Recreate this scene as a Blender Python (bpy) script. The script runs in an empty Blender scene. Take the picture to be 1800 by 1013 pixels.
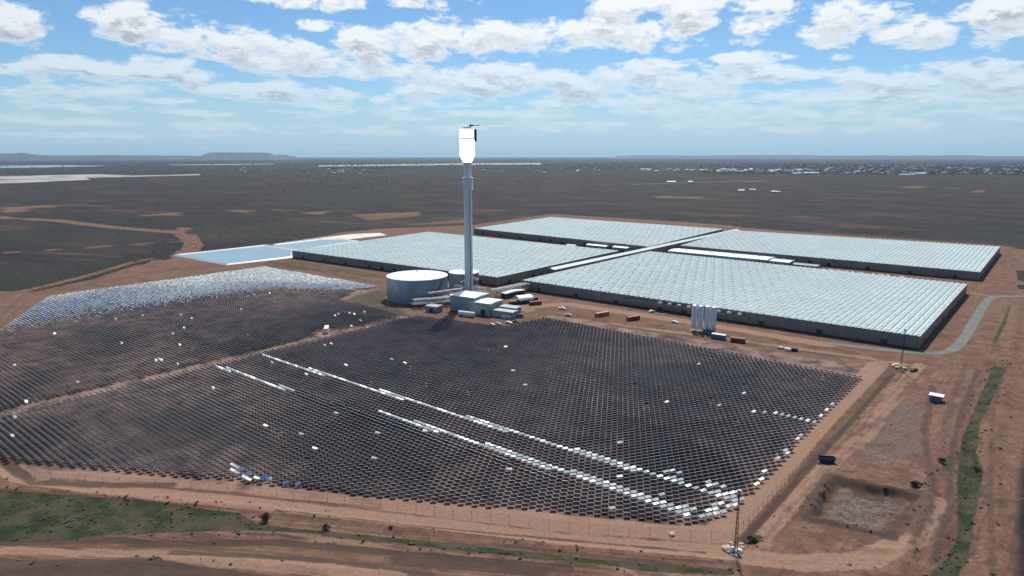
import bpy, bmesh, math, random
import numpy as np
from mathutils import Vector, Matrix
random.seed(7); RNG = np.random.default_rng(7)
sc = bpy.context.scene
COL = sc.collection

# ------------------------------------------------------------------ camera, sky, sun, exposure
IMW, IMH, FPX, HORIZON = 1800.0, 1013.0, 1189.0, 231.5
CAMH = 105.6
PITCH = math.atan(HORIZON / FPX)
YAW = math.atan2(1005.0, math.hypot(FPX, HORIZON))      # the site's long axis is world Y
cam = bpy.data.cameras.new('camera'); cam_o = bpy.data.objects.new('camera', cam); COL.objects.link(cam_o)
cam.sensor_width = 36.0; cam.lens = 36.0 * FPX / IMW
cam.clip_start = 1.0; cam.clip_end = 200000.0
cam_o.location = (0, 0, CAMH)
cam_o.rotation_euler = (math.pi / 2 - PITCH, 0, YAW)
sc.camera = cam_o

SUN_EL = math.radians(52.0)
SUN_AZ = math.radians(-31.5)        # clockwise from +Y
SUN = Vector((math.sin(SUN_AZ) * math.cos(SUN_EL), math.cos(SUN_AZ) * math.cos(SUN_EL), math.sin(SUN_EL)))
sl = bpy.data.lights.new('sun', 'SUN'); sl.energy = 4.6; sl.angle = math.radians(0.5); sl.color = (1.0, 0.965, 0.91)
so = bpy.data.objects.new('sun', sl); COL.objects.link(so)
so.rotation_euler = (-SUN).to_track_quat('-Z', 'Y').to_euler(); so.location = (0, 0, 400)

sc.view_settings.view_transform = 'Standard'; sc.view_settings.look = 'None'
sc.view_settings.exposure = 0.0; sc.view_settings.gamma = 1.0; sc.view_settings.use_curve_mapping = False
sc.cycles.caustics_reflective = False; sc.cycles.caustics_refractive = False
sc.cycles.volume_bounces = 0; sc.cycles.max_bounces = 6; sc.cycles.sample_clamp_indirect = 4.0

def pix_dir(px, py):
    a = px - IMW / 2; b = py - IMH / 2
    F = FPX * math.cos(PITCH) - b * math.sin(PITCH); D = FPX * math.sin(PITCH) + b * math.cos(PITCH)
    return a, F, -D
def G(px, py, z=0.0):
    a, F, U = pix_dir(px, py); s = (CAMH - z) / (-U)
    r, f = a * s, F * s
    return (r * math.cos(YAW) - f * math.sin(YAW), r * math.sin(YAW) + f * math.cos(YAW))
def GP(pts, z=0.0): return [G(x, y, z) for x, y in pts]

# node helper -------------------------------------------------------
class NT:
    def __init__(s, tree): s.t = tree; s.n = tree.nodes; s.l = tree.links
    def new(s, typ, **kw):
        n = s.n.new(typ)
        for k, v in kw.items(): setattr(n, k, v)
        return n
    def put(s, sock, v):
        if isinstance(v, bpy.types.NodeSocket): s.l.new(v, sock)
        elif v is not None: sock.default_value = v
    def math(s, op, a, b=None, c=None, clamp=False):
        n = s.new('ShaderNodeMath', operation=op); n.use_clamp = clamp
        s.put(n.inputs[0], a); s.put(n.inputs[1], b)
        if c is not None: s.put(n.inputs[2], c)
        return n.outputs[0]
    def ss(s, x, a, b, lo=0.0, hi=1.0):
        n = s.new('ShaderNodeMapRange', interpolation_type='SMOOTHSTEP')
        s.put(n.inputs[0], x); s.put(n.inputs[1], a); s.put(n.inputs[2], b); s.put(n.inputs[3], lo); s.put(n.inputs[4], hi)
        return n.outputs[0]
    def lin(s, x, a, b, lo=0.0, hi=1.0):
        n = s.new('ShaderNodeMapRange'); n.clamp = True
        s.put(n.inputs[0], x); s.put(n.inputs[1], a); s.put(n.inputs[2], b); s.put(n.inputs[3], lo); s.put(n.inputs[4], hi)
        return n.outputs[0]
    def mix(s, f, a, b):
        n = s.new('ShaderNodeMix', data_type='RGBA'); s.put(n.inputs[0], f)
        s.put(n.inputs[6], a if not isinstance(a, tuple) else (*a[:3], 1)); s.put(n.inputs[7], b if not isinstance(b, tuple) else (*b[:3], 1))
        return n.outputs[2]
    def noise(s, vec, scale, detail=4, rough=0.55, dist=0.0, out=0):
        n = s.new('ShaderNodeTexNoise'); s.put(n.inputs['Vector'], vec); n.inputs['Scale'].default_value = scale
        n.inputs['Detail'].default_value = detail; n.inputs['Roughness'].default_value = rough; n.inputs['Distortion'].default_value = dist
        return n.outputs[out]
    def along(s, vec, deg, sx, sy):
        n = s.new('ShaderNodeVectorRotate', rotation_type='Z_AXIS'); s.put(n.inputs['Vector'], vec); n.inputs['Angle'].default_value = -math.radians(deg)
        return s.mapping(n.outputs[0], scale=(sx, sy, 1))
    def mapping(s, vec, scale=(1, 1, 1), loc=(0, 0, 0), rot=(0, 0, 0)):
        n = s.new('ShaderNodeMapping'); s.put(n.inputs[0], vec); n.inputs['Scale'].default_value = scale
        n.inputs['Location'].default_value = loc; n.inputs['Rotation'].default_value = rot
        return n.outputs[0]

# ------------------------------------------------------------------ world: nishita sky with broken cumulus
world = bpy.data.worlds.new('World'); sc.world = world; world.use_nodes = True
world.cycles.sampling_method = 'MANUAL'; world.cycles.sample_map_resolution = 512
W = NT(world.node_tree); W.n.clear()
sky = W.new('ShaderNodeTexSky', sky_type='NISHITA'); sky.sun_disc = False
sky.sun_elevation = SUN_EL; sky.sun_rotation = SUN_AZ
sky.air_density = 1.0; sky.dust_density = 0.3; sky.ozone_density = 1.2; sky.altitude = 100
SKY_STRENGTH = 0.10
CLOUDS = [  # azimuth/elevation of each bank, read off as directions
 (30,48,75,44,1),(240,45,95,34,1),(330,62,105,34,1),(430,88,100,38,1),(520,108,110,34,1),
 (640,80,62,34,1),(740,72,66,34,1),(850,66,95,30,1),(980,62,95,30,1),(1110,56,110,30,1),(1205,52,58,40,1),
 (1140,8,120,20,.8),(590,2,150,16,.8),(550,43,30,12,.8),
 (1335,48,60,26,1),(1345,12,50,14,.8),(1500,42,105,36,1),(1620,50,110,32,1),(1740,20,130,36,1),(1770,60,90,26,1),
 (120,122,115,26,1),(310,124,95,25,1),(30,170,75,13,.9),(185,160,110,14,.9),(465,160,160,20,1),
 (660,128,120,18,1),(800,150,140,30,1),(900,132,60,20,1),(960,150,150,30,1),(1150,140,160,30,1),(1330,132,140,18,1),(1310,104,80,10,.6),(1480,101,40,8,.6),
 (1600,142,200,24,1),(1740,135,110,32,1),(760,180,120,12,.8),(1000,182,130,12,.8),(1250,172,190,18,.9),(1450,175,150,18,.9),(1660,176,150,16,.9),
 (180,193,120,9,.8),(330,196,90,8,.8),(530,200,60,7,.7),(1180,195,140,14,.7),(1400,205,200,12,.6),(1650,210,160,10,.5),(900,200,200,9,.6),(760,208,60,7,.6),(1050,222,200,9,.6),
 (120,215,160,7,.7),(420,222,150,7,.6),(640,190,110,8,.7),(1300,190,160,10,.8),(1560,196,160,12,.8),(1740,190,110,10,.8),(300,176,90,8,.7),(40,205,110,8,.6),(880,225,180,8,.6),(1450,228,220,9,.6),(1250,218,160,9,.6),(700,235,200,6,.5),(250,238,220,6,.5),
]
grp = bpy.data.node_groups.new('cloud_field', 'ShaderNodeTree')
grp.interface.new_socket('Az', in_out='INPUT', socket_type='NodeSocketFloat')
grp.interface.new_socket('El', in_out='INPUT', socket_type='NodeSocketFloat')
grp.interface.new_socket('Field', in_out='OUTPUT', socket_type='NodeSocketFloat')
g = NT(grp); gi = g.new('NodeGroupInput'); go = g.new('NodeGroupOutput')
az, el = gi.outputs[0], gi.outputs[1]
# noise coordinates: a flat deck seen from below, so the puffs shrink towards the horizon
elc = g.math('MAXIMUM', el, 0.0)
k = g.math('DIVIDE', 1.0, g.math('ADD', elc, 0.10))
cv = g.new('ShaderNodeCombineXYZ'); g.put(cv.inputs[0], g.math('MULTIPLY', az, 5.2))
g.put(cv.inputs[1], g.math('MULTIPLY', g.math('LOGARITHM', g.math('ADD', elc, 0.07), 2.71828), 2.5)); 
n1 = g.noise(cv.outputs[0], 2.6, 9, 0.58, 0.25)
n2 = g.noise(g.mapping(cv.outputs[0], loc=(7, 3, 1)), 0.85, 4, 0.5)
n3 = g.noise(cv.outputs[0], 7.0, 7, 0.62, 0.3)
best = None
for (px, py, a, b, wgt) in CLOUDS:
    r, F, U = pix_dir(px, py); A0 = math.atan2(r, F); E0 = math.atan2(U, math.hypot(r, F))
    r1, F1, U1 = pix_dir(px + a, py); sa = abs(math.atan2(r1, F1) - A0)
    sb = b * 0.88 / FPX * math.cos(A0) ** 1.0
    dx = g.math('MULTIPLY_ADD', az, 1 / sa, -A0 / sa); dy = g.math('MULTIPLY_ADD', el, 1 / sb, -E0 / sb)
    d2 = g.math('MULTIPLY_ADD', dx, dx, g.math('MULTIPLY', dy, dy))
    v = g.math('MULTIPLY_ADD', d2, -0.75 * wgt, wgt)
    best = v if best is None else g.math('SMOOTH_MAX', best, v, 0.25)
inside = g.math('MAXIMUM', best, -0.55)
outside = g.math('ADD', g.math('MULTIPLY_ADD', n2, 5.0, -3.35), g.math('MULTIPLY', g.math('MULTIPLY', g.ss(g.math('ABSOLUTE', az), 1.3, 0.8), g.ss(el, 1.15, 0.9)), 3.1))     # unseen cloud thickened ahead to whiten the mirrors, thinned elsewhere to cut fill
absaz = g.math('ABSOLUTE', az)
wout = g.math('MAXIMUM', g.ss(absaz, 0.66, 0.80), g.ss(el, 0.215, 0.26))
mixv = g.new('ShaderNodeMix', data_type='FLOAT'); g.put(mixv.inputs[0], wout); g.put(mixv.inputs[2], inside); g.put(mixv.inputs[3], outside)
f = g.math('ADD', mixv.outputs[0], g.math('MULTIPLY_ADD', n1, 4.6, -2.42))
n4 = g.noise(cv.outputs[0], 21.0, 4, 0.6)
f = g.math('ADD', f, g.math('MULTIPLY_ADD', n4, 0.8, -0.4))
f = g.math('ADD', f, g.math('MULTIPLY_ADD', n3, 2.0, -1.0))
g.put(go.inputs[0], f)

geo = W.new('ShaderNodeTexCoord'); rot = W.new('ShaderNodeVectorRotate', rotation_type='Z_AXIS')
W.put(rot.inputs['Vector'], geo.outputs['Generated']); rot.inputs['Angle'].default_value = -YAW
sep = W.new('ShaderNodeSeparateXYZ'); W.put(sep.inputs[0], rot.outputs[0])
az = W.math('ARCTAN2', sep.outputs[0], sep.outputs[1])
el = W.math('ARCSINE', sep.outputs[2])
def field(daz, dele):
    n = W.new('ShaderNodeGroup'); n.node_tree = grp
    W.put(n.inputs[0], az if not daz else W.math('ADD', az, daz)); W.put(n.inputs[1], el if not dele else W.math('ADD', el, dele)); return n.outputs[0]
f0 = field(0, 0); f1 = field(0, W.math('MULTIPLY_ADD', W.math('MAXIMUM', el, 0.0), 0.05, 0.006))
cover = W.ss(f0, -0.18, 0.62)
thick = W.ss(f0, 0.12, 1.25)
top = W.ss(W.math('SUBTRACT', f0, f1), -0.35, 0.60)   # 1 near the sunlit top edge
sunv = W.new('ShaderNodeVectorMath', operation='DOT_PRODUCT'); W.put(sunv.inputs[0], geo.outputs['Generated']); sunv.inputs[1].default_value = SUN
near = W.ss(sunv.outputs['Value'], 0.45, 0.95)
lit = W.mix(near, (0.83, 0.88, 0.92), (1.0, 1.03, 1.05))
lit = W.mix(W.ss(sunv.outputs['Value'], 0.78, 0.97), lit, (1.9, 1.9, 1.85))
core = W.mix(near, (0.38, 0.43, 0.49), (0.52, 0.58, 0.64))
shade = W.math('MULTIPLY', thick, W.math('SUBTRACT', 1.0, top))
ccol = W.mix(W.math('MULTIPLY', shade, 1.0, clamp=True), lit, core)
hazy = W.ss(el, 0.02, 0.17)
cover = W.math('MULTIPLY', cover, W.math('MULTIPLY_ADD', hazy, 0.62, 0.36))
skyc = W.new('ShaderNodeVectorMath', operation='SCALE'); W.put(skyc.inputs[0], sky.outputs[0]); skyc.inputs['Scale'].default_value = SKY_STRENGTH
skyt = W.new('ShaderNodeVectorMath', operation='MULTIPLY'); W.put(skyt.inputs[0], skyc.outputs[0]); skyt.inputs[1].default_value = (0.56, 0.80, 1.02)
skyh = W.mix(W.ss(el, 0.11, -0.01, 0, .9), skyt.outputs[0], (0.46, 0.63, 0.79))
tot = W.mix(cover, skyh, ccol)
bg = W.new('ShaderNodeBackground'); W.put(bg.inputs[0], tot); bg.inputs[1].default_value = 1.0
wo = W.new('ShaderNodeOutputWorld'); W.l.new(bg.outputs[0], wo.inputs[0])

# ------------------------------------------------------------------ materials
MATS = {}
def mat(name, color, rough=0.6, metal=0.0, var=0.15, scale=0.6, spec=0.5, emit=None, estr=0.0, bump=0.0, stretch=(1, 1, 1), var2=None):
    if name in MATS: return MATS[name]
    m = bpy.data.materials.new(name); m.use_nodes = True; t = NT(m.node_tree); b = m.node_tree.nodes['Principled BSDF']
    tc = t.new('ShaderNodeTexCoord'); v = t.mapping(tc.outputs['Object'], scale=stretch)
    n = t.noise(v, scale, 6, 0.6)
    lo = tuple(c * (1 - var) for c in color); hi = tuple(min(1, c * (1 + var)) for c in color)
    if var2: hi = var2
    t.put(b.inputs['Base Color'], t.mix(t.ss(n, 0.35, 0.65), lo, hi))
    b.inputs['Roughness'].default_value = rough; b.inputs['Metallic'].default_value = metal
    b.inputs['Specular IOR Level'].default_value = spec
    if bump:
        bn = t.new('ShaderNodeBump'); bn.inputs['Strength'].default_value = bump; t.put(bn.inputs['Height'], t.noise(v, scale * 4, 5)); t.put(b.inputs['Normal'], bn.outputs[0])
    if emit: b.inputs['Emission Color'].default_value = (*emit, 1); b.inputs['Emission Strength'].default_value = estr
    MATS[name] = m; return m
M_mirror = mat('mirror_glass', (0.80, 0.86, 0.88), 0.03, 1.0, 0.02, 0.3)
M_mback = mat('galvanised_back', (0.15, 0.145, 0.15), 0.55, 0.0, 0.3, 0.05)
M_rim = mat('mirror_edge_frame', (0.72, 0.71, 0.70), 0.4, 0.0, 0.1, 0.05)
M_steel = mat('galvanised_steel', (0.30, 0.31, 0.32), 0.5, 0.5, 0.15)
M_darksteel = mat('dark_steel', (0.05, 0.052, 0.055), 0.5, 0.4)
M_white = mat('white_paint', (0.78, 0.80, 0.80), 0.4, 0, 0.05)
M_whiteroof = mat('white_roof_sheet', (0.72, 0.76, 0.78), 0.45, 0, 0.05, 0.3)
M_towerpaint = mat('tower_concrete', (0.80, 0.81, 0.80), 0.45, 0, 0.08, 0.12, stretch=(1, 1, 0.2))
M_collar = mat('tower_cladding', (0.80, 0.80, 0.79), 0.5, 0, 0.08, 0.4)
M_tank = mat('tank_cladding', (0.28, 0.33, 0.38), 0.32, 0.25, 0.10, 0.25, stretch=(1, 1, 0.15))
M_clad = mat('grey_wall_cladding', (0.27, 0.31, 0.34), 0.5, 0.1, 0.08, 0.4)
M_cladgreen = mat('pale_green_cladding', (0.34, 0.38, 0.36), 0.5, 0, 0.08)
M_pipe = mat('pipe_lagging', (0.45, 0.46, 0.46), 0.35, 0.6, 0.2, 1.0)
M_conc = mat('concrete', (0.32, 0.30, 0.28), 0.85, 0, 0.15, 0.3)
M_dark = mat('dark_opening', (0.02, 0.02, 0.022), 0.6)
M_glow = mat('receiver_painted_glow', (0.8, 0.8, 0.8), 0.6, 0, 0.02, emit=(1.0, 0.99, 0.96), estr=5.0)  # emission stands in for sunlight concentrated by the mirrors
M_shield = mat('heat_shield_painted_glow', (0.85, 0.85, 0.84), 0.6, 0, 0.03, emit=(1.0, 1.0, 0.98), estr=1.1)  # emission added to look lit by the mirrors; the shield is no source
M_rust = mat('container_rust_red', (0.24, 0.045, 0.03), 0.6, 0, 0.25, 0.5)
M_orange = mat('container_orange_tan', (0.42, 0.17, 0.08), 0.6, 0, 0.2, 0.5)
M_blue = mat('skip_navy_blue', (0.015, 0.02, 0.06), 0.45, 0, 0.2)
M_bluegrey = mat('site_cabin_blue_grey', (0.12, 0.17, 0.22), 0.5, 0, 0.15)
M_tyre = mat('tyre_rubber', (0.02, 0.02, 0.02), 0.8)
M_winglass = mat('dark_window_glass', (0.03, 0.035, 0.04), 0.08)
M_rock = mat('pale_rock', (0.42, 0.34, 0.27), 0.9, 0, 0.25, 1.0, bump=0.4)
M_liner = mat('pond_liner_white', (0.50, 0.51, 0.50), 0.5, 0, 0.05, 0.05)
M_leaf = mat('shrub_leaf', (0.045, 0.050, 0.028), 0.8, 0, 0.5, 0.4)
M_scrubleaf = mat('saltbush_leaf', (0.045, 0.042, 0.040), 0.9, 0, 0.4, 0.02)
M_fartree = mat('far_tree_leaf', (0.022, 0.032, 0.026), 0.9, 0, 0.4, 0.01)
M_bark = mat('bark', (0.12, 0.09, 0.07), 0.9)
M_redroof = mat('red_roof', (0.30, 0.12, 0.09), 0.7)
M_cream = mat('cream_wall', (0.62, 0.58, 0.52), 0.7)
M_yellow = mat('machine_yellow', (0.55, 0.38, 0.06), 0.5)

# greenhouse glass roof: whitewashed panes in aluminium bars
def glass_mat(name, c1, c2, rough, spec=0.5):
    m = bpy.data.materials.new(name); m.use_nodes = True; t = NT(m.node_tree); b = m.node_tree.nodes['Principled BSDF']
    tc = t.new('ShaderNodeTexCoord'); n = t.noise(tc.outputs['Object'], 0.02, 5, 0.6); n2 = t.noise(tc.outputs['Object'], 0.5, 3, 0.6)
    col = t.mix(t.ss(n, 0.35, 0.65), c1, c2)
    br = t.new('ShaderNodeTexVoronoi'); t.put(br.inputs['Vector'], t.mapping(tc.outputs['Object'], scale=(0.31, 0.22, 0.01))); br.inputs['Scale'].default_value = 1.0
    sepv = t.new('ShaderNodeSeparateColor'); t.put(sepv.inputs[0], br.outputs['Color'])
    col = t.mix(t.math('MULTIPLY', t.ss(sepv.outputs[0], 0.2, 1.0), 0.35), col, tuple(x * 0.72 for x in c1))
    t.put(b.inputs['Base Color'], col); t.put(b.inputs['Roughness'], t.math('MULTIPLY_ADD', n2, 0.3, rough))
    b.inputs['Specular IOR Level'].default_value = spec
    MATS[name] = m; return m
M_ghroof = glass_mat('whitewashed_glass', (0.44, 0.555, 0.565), (0.51, 0.62, 0.625), 0.65, 0.25)
M_ghwall = glass_mat('screened_glass_wall', (0.20, 0.18, 0.155), (0.27, 0.245, 0.21), 0.25)
M_wallbar = mat('wall_mullion', (0.24, 0.235, 0.22), 0.5)
M_ghbar = mat('greenhouse_aluminium', (0.50, 0.53, 0.53), 0.4, 0.5)
M_gutter = mat('roof_gutter', (0.15, 0.18, 0.19), 0.7)
M_plinth = mat('greenhouse_plinth', (0.05, 0.052, 0.055), 0.8)

# ------------------------------------------------------------------ mesh helpers
class MB:
    def __init__(s): s.v = []; s.f = []; s.m = []
    def add(s, vs, fs, mi=0):
        o = len(s.v); s.v += [tuple(v) for v in vs]; s.f += [tuple(i + o for i in f) for f in fs]; s.m += [mi] * len(fs); return s
    def box(s, c, d, rz=0.0, mi=0, taper=1.0):
        x, y, z = d[0] / 2, d[1] / 2, d[2] / 2; cr, sr = math.cos(rz), math.sin(rz); vs = []
        for dz in (-1, 1):
            k = taper if dz > 0 else 1
            for dx, dy in ((-1, -1), (1, -1), (1, 1), (-1, 1)):
                px, py = dx * x * k, dy * y * k
                vs.append((c[0] + px * cr - py * sr, c[1] + px * sr + py * cr, c[2] + dz * z))
        return s.add(vs, [(3, 2, 1, 0), (4, 5, 6, 7), (0, 1, 5, 4), (1, 2, 6, 5), (2, 3, 7, 6), (3, 0, 4, 7)], mi)
    def tube(s, p0, p1, r0, r1=None, n=12, mi=0, caps=True):
        r1 = r0 if r1 is None else r1; p0, p1 = Vector(p0), Vector(p1); d = (p1 - p0).normalized()
        a = d.orthogonal().normalized() if abs(d.z) < 0.999 else Vector((1, 0, 0)); b = d.cross(a); vs = []
        for p, r in ((p0, r0), (p1, r1)):
            for i in range(n):
                t = 2 * math.pi * i / n; vs.append(p + a * (r * math.cos(t)) + b * (r * math.sin(t)))
        fs = [(i, (i + 1) % n, n + (i + 1) % n, n + i) for i in range(n)]
        if caps: fs += [tuple(range(n - 1, -1, -1)), tuple(range(n, 2 * n))]
        return s.add(vs, fs, mi)
    def lathe(s, prof, c=(0, 0, 0), n=48, mi=0, square=0.0):
        vs = []
        for r, z in prof:
            for i in range(n):
                t = 2 * math.pi * i / n; vs.append((c[0] + r * math.cos(t), c[1] + r * math.sin(t), c[2] + z))
        fs = []
        for j in range(len(prof) - 1):
            for i in range(n): fs.append((j * n + i, j * n + (i + 1) % n, (j + 1) * n + (i + 1) % n, (j + 1) * n + i))
        fs.append(tuple((len(prof) - 1) * n + i for i in range(n))); fs.append(tuple(range(n - 1, -1, -1)))
        return s.add(vs, fs, mi)
    def prism(s, poly, z0, z1, mi=0):
        n = len(poly); vs = [(x, y, z0) for x, y in poly] + [(x, y, z1) for x, y in poly]
        return s.add(vs, [tuple(range(n - 1, -1, -1)), tuple(range(n, 2 * n))] + [(i, (i + 1) % n, n + (i + 1) % n, n + i) for i in range(n)], mi)
    def build(s, name, mats, parent=None, loc=None, rz=0.0, smooth=False):
        me = bpy.data.meshes.new(name); me.from_pydata(s.v, [], s.f)
        if not isinstance(mats, (list, tuple)): mats = [mats]
        for m in mats: me.materials.append(m)
        if len(mats) > 1: me.polygons.foreach_set('material_index', s.m)
        if smooth:
            me.polygons.foreach_set('use_smooth', [True] * len(me.polygons))
        me.update(); o = bpy.data.objects.new(name, me); COL.objects.link(o)
        if smooth:
            try: me.set_sharp_from_angle(angle=math.radians(35))
            except Exception: pass
        if parent is not None: o.parent = parent
        if loc is not None: o.location = loc
        o.rotation_euler[2] = rz
        return o
def tag(o, label=None, cat=None, group=None, kind=None):
    if label: o['label'] = label
    if cat: o['category'] = cat
    if group: o['group'] = group
    if kind: o['kind'] = kind
    return o
def thing(name, label, cat, loc=(0, 0, 0), rz=0.0, group=None):
    o = bpy.data.objects.new(name, None); o.empty_display_size = 0.5; COL.objects.link(o); o.location = loc; o.rotation_euler[2] = rz
    return tag(o, label, cat, group)
def np_mesh(name, V, quads, mats, midx=None, tris=None, smooth=False):
    me = bpy.data.meshes.new(name); V = np.asarray(V, np.float32)
    nq = 0 if quads is None else len(quads); nt = 0 if tris is None else len(tris)
    me.vertices.add(len(V)); me.vertices.foreach_set('co', V.ravel())
    li = []; 
    if nq: li.append(np.asarray(quads, np.int32).ravel())
    if nt: li.append(np.asarray(tris, np.int32).ravel())
    li = np.concatenate(li); me.loops.add(len(li)); me.loops.foreach_set('vertex_index', li)
    st = np.concatenate([np.arange(nq) * 4, nq * 4 + np.arange(nt) * 3]).astype(np.int32)
    me.polygons.add(nq + nt); me.polygons.foreach_set('loop_start', st)
    for m in (mats if isinstance(mats, (list, tuple)) else [mats]): me.materials.append(m)
    if midx is not None: me.polygons.foreach_set('material_index', np.asarray(midx, np.int32))
    me.polygons.foreach_set('use_smooth', np.full(nq + nt, bool(smooth)))
    me.update(calc_edges=True); me.validate(clean_customdata=False)
    o = bpy.data.objects.new(name, me); COL.objects.link(o); return o
def copy_tree(o, parent=None):
    c = o.copy(); COL.objects.link(c); c.parent = parent
    for ch in list(o.children): copy_tree(ch, c)
    return c

# ------------------------------------------------------------------ terrain
def seg_dist(X, Y, pts):
    D = np.full(X.shape, 1e9)
    for (x0, y0), (x1, y1) in zip(pts[:-1], pts[1:]):
        dx, dy = x1 - x0, y1 - y0; t = np.clip(((X - x0) * dx + (Y - y0) * dy) / (dx * dx + dy * dy + 1e-9), 0, 1)
        D = np.minimum(D, np.hypot(X - x0 - t * dx, Y - y0 - t * dy))
    return D
def in_poly(X, Y, poly):
    ins = np.zeros(X.shape, bool); n = len(poly)
    for i in range(n):
        x0, y0 = poly[i]; x1, y1 = poly[(i + 1) % n]
        if y0 == y1: continue
        c = ((y0 > Y) != (y1 > Y)) & (X < (x1 - x0) * (Y - y0) / (y1 - y0) + x0); ins ^= c
    return ins
def poly_mask(X, Y, poly, soft):
    d = seg_dist(X, Y, list(poly) + [poly[0]]); s = np.where(in_poly(X, Y, poly), 1, -1)
    return np.clip(0.5 + s * d / (2 * soft), 0, 1)
def line_mask(X, Y, pts, w, soft): return np.clip((w / 2 + soft - seg_dist(X, Y, pts)) / soft, 0, 1)

SOUTH_FENCE = GP([(-60, 776), (20, 812), (62, 840), (150, 848), (400, 862), (700, 896), (1000, 932), (1287, 950)])
EAST_FENCE = GP([(1287, 950), (1400, 830), (1500, 716), (1562, 652)])
PIT = GP([(1462, 838), (1628, 874), (1562, 940), (1418, 908)])
BERMS = [  # polyline, half width, height
 (GP([(1310, 954), (1418, 830), (1572, 657)]), 1.2, -0.8),
 (GP([(0, 858), (200, 872), (440, 893), (700, 930), (1000, 964), (1290, 990)]), 1.6, 0.7),
 (GP([(150, 950), (300, 942), (560, 942), (800, 968), (1100, 1006)]), 2.2, 0.8),
 (GP([(0, 1000), (350, 985), (700, 1008)]), 2.2, 0.6),
 (GP([(1690, 640), (1650, 760), (1630, 900), (1580, 1013)]), 2.0, 0.9),
 (GP([(1790, 540), (1765, 680), (1745, 800), (1760, 1013)]), 2.5, 0.9),
 (GP([(1740, 640), (1705, 740), (1700, 900), (1660, 1013)]), 2.5, -1.2),
 (GP([(1640, 880), (1590, 970), (1500, 960)]), 1.5, 0.6),
 (GP([(60, 845), (0, 815), (-60, 790)]), 2.5, -0.8),
]
def relief(X, Y):
    z = np.zeros(X.shape)
    for pts, w, h in BERMS: z += h * np.exp(-(seg_dist(X, Y, pts) / w) ** 2)
    d = seg_dist(X, Y, PIT + [PIT[0]]); ins = in_poly(X, Y, PIT)
    z += np.where(ins, .45 * np.sin(X * .8 + np.sin(Y * .5)) * np.sin(Y * .7 + X * .3), 0)
    z += 0.9 * (.7 + .5 * np.sin(X * .6) * np.sin(Y * .5)) * np.exp(-(d / 1.6) ** 2) - 1.6 * np.where(ins, np.clip(d / 3.0, 0, 1), 0)
    # small undulation outside the fenced field
    w = np.clip((X + 62) / 8, 0, 1) * np.clip((398 - Y) / 8, 0, 1) + np.clip((100 - Y + (X + 204) * 0.57) / 8 - 2.0, 0, 1)
    z += np.clip(w, 0, 1) * 0.16 * (np.sin(X * .9 + 2 * np.sin(Y * .31)) * np.sin(Y * .8 + 1.7 * np.sin(X * .37)) + .6 * np.sin(X * 1.9 + Y * 1.3))
    # flatten out far away
    return z * ((np.abs(X) < 420) & (Y < 650))
def zh(x, y): return float(relief(np.array([x]), np.array([y]))[0])

def axis(segs):
    out = []
    for a, b, st in segs: out.append(np.arange(a, b, st))
    return np.concatenate(out)
def geom(a, b, st, k=1.12):
    v = [a]; 
    while v[-1] < b: v.append(v[-1] + st); st *= k
    return np.array(v)
xs = np.concatenate([-geom(860, 70000, 8)[::-1][:-1], axis([(-860, -345, 4.0), (-345, -110, 2.0), (-110, 30, 1.0), (30, 100, 4.0)]), geom(100, 70000, 6)])
ys = np.concatenate([-geom(60, 70000, 10, 1.3)[::-1][:-1], axis([(-60, 20, 4.0), (20, 110, 1.5), (110, 260, 1.0), (260, 470, 2.0), (470, 1000, 4.0)]), geom(1000, 70000, 8)])
XX, YY = np.meshgrid(xs, ys); ZZ = relief(XX, YY)
nx, ny = len(xs), len(ys)
V = np.stack([XX.ravel(), YY.ravel(), ZZ.ravel()], 1)
ii = (np.arange(ny - 1)[:, None] * nx + np.arange(nx - 1)[None, :]).ravel()
quads = np.stack([ii, ii + 1, ii + 1 + nx, ii + nx], 1)

site = GP([(-250, 600), (-100, 540), (0, 512), (60, 513), (160, 492), (235, 468), (300, 456), (310, 440), (350, 443), (520, 424), (600, 409), (660, 403), (830, 396), (970, 376), (1280, 396), (1310, 401), (1760, 432), (1830, 445), (1840, 640), (1815, 720), (1790, 850), (1790, 1100), (900, 1300), (-600, 1300), (-600, 900)])
site[-4:] = [G(1786, 1013), (8, 150), (4, -60), (-330, -60), (-700, -60)]
dirt = poly_mask(XX, YY, site, 6)
for p, s in [([(612, 377), (740, 372), (742, 380), (650, 388)], 8), ([(0, 362), (100, 360), (98, 367), (0, 374)], 8), ([(240, 377), (322, 374), (322, 379), (250, 382)], 6),
             ([(390, 370), (460, 366), (440, 376)], 6), ([(515, 373), (600, 371), (560, 378)], 6), ([(600, 400), (830, 392), (830, 384), (700, 396)], 8),
             ([(1150, 345), (1240, 345), (1240, 349), (1150, 349)], 15)]:
    dirt = np.maximum(dirt, 0.75 * poly_mask(XX, YY, GP(p), s))
for p, w in [([(-50, 380), (100, 388), (200, 400), (300, 408), (322, 404)], 16), ([(322, 400), (316, 412), (335, 425), (330, 440), (310, 450)], 10), ([(340, 412), (352, 432), (345, 441)], 5),
             ([(0, 518), (60, 508), (150, 486), (235, 461), (265, 455)], 6), ([(275, 458), (235, 486), (200, 498)], 6), ([(-50, 448), (120, 438), (320, 424)], 4),
             ([(1620, 330), (1800, 342)], 14), ([(1300, 318), (1620, 330)], 14), ([(1785, 470), (1830, 480)], 10), ([(1100, 325), (1300, 318)], 12)]:
    dirt = np.maximum(dirt, line_mask(XX, YY, GP(p), w, w * .6) * 0.9)
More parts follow.
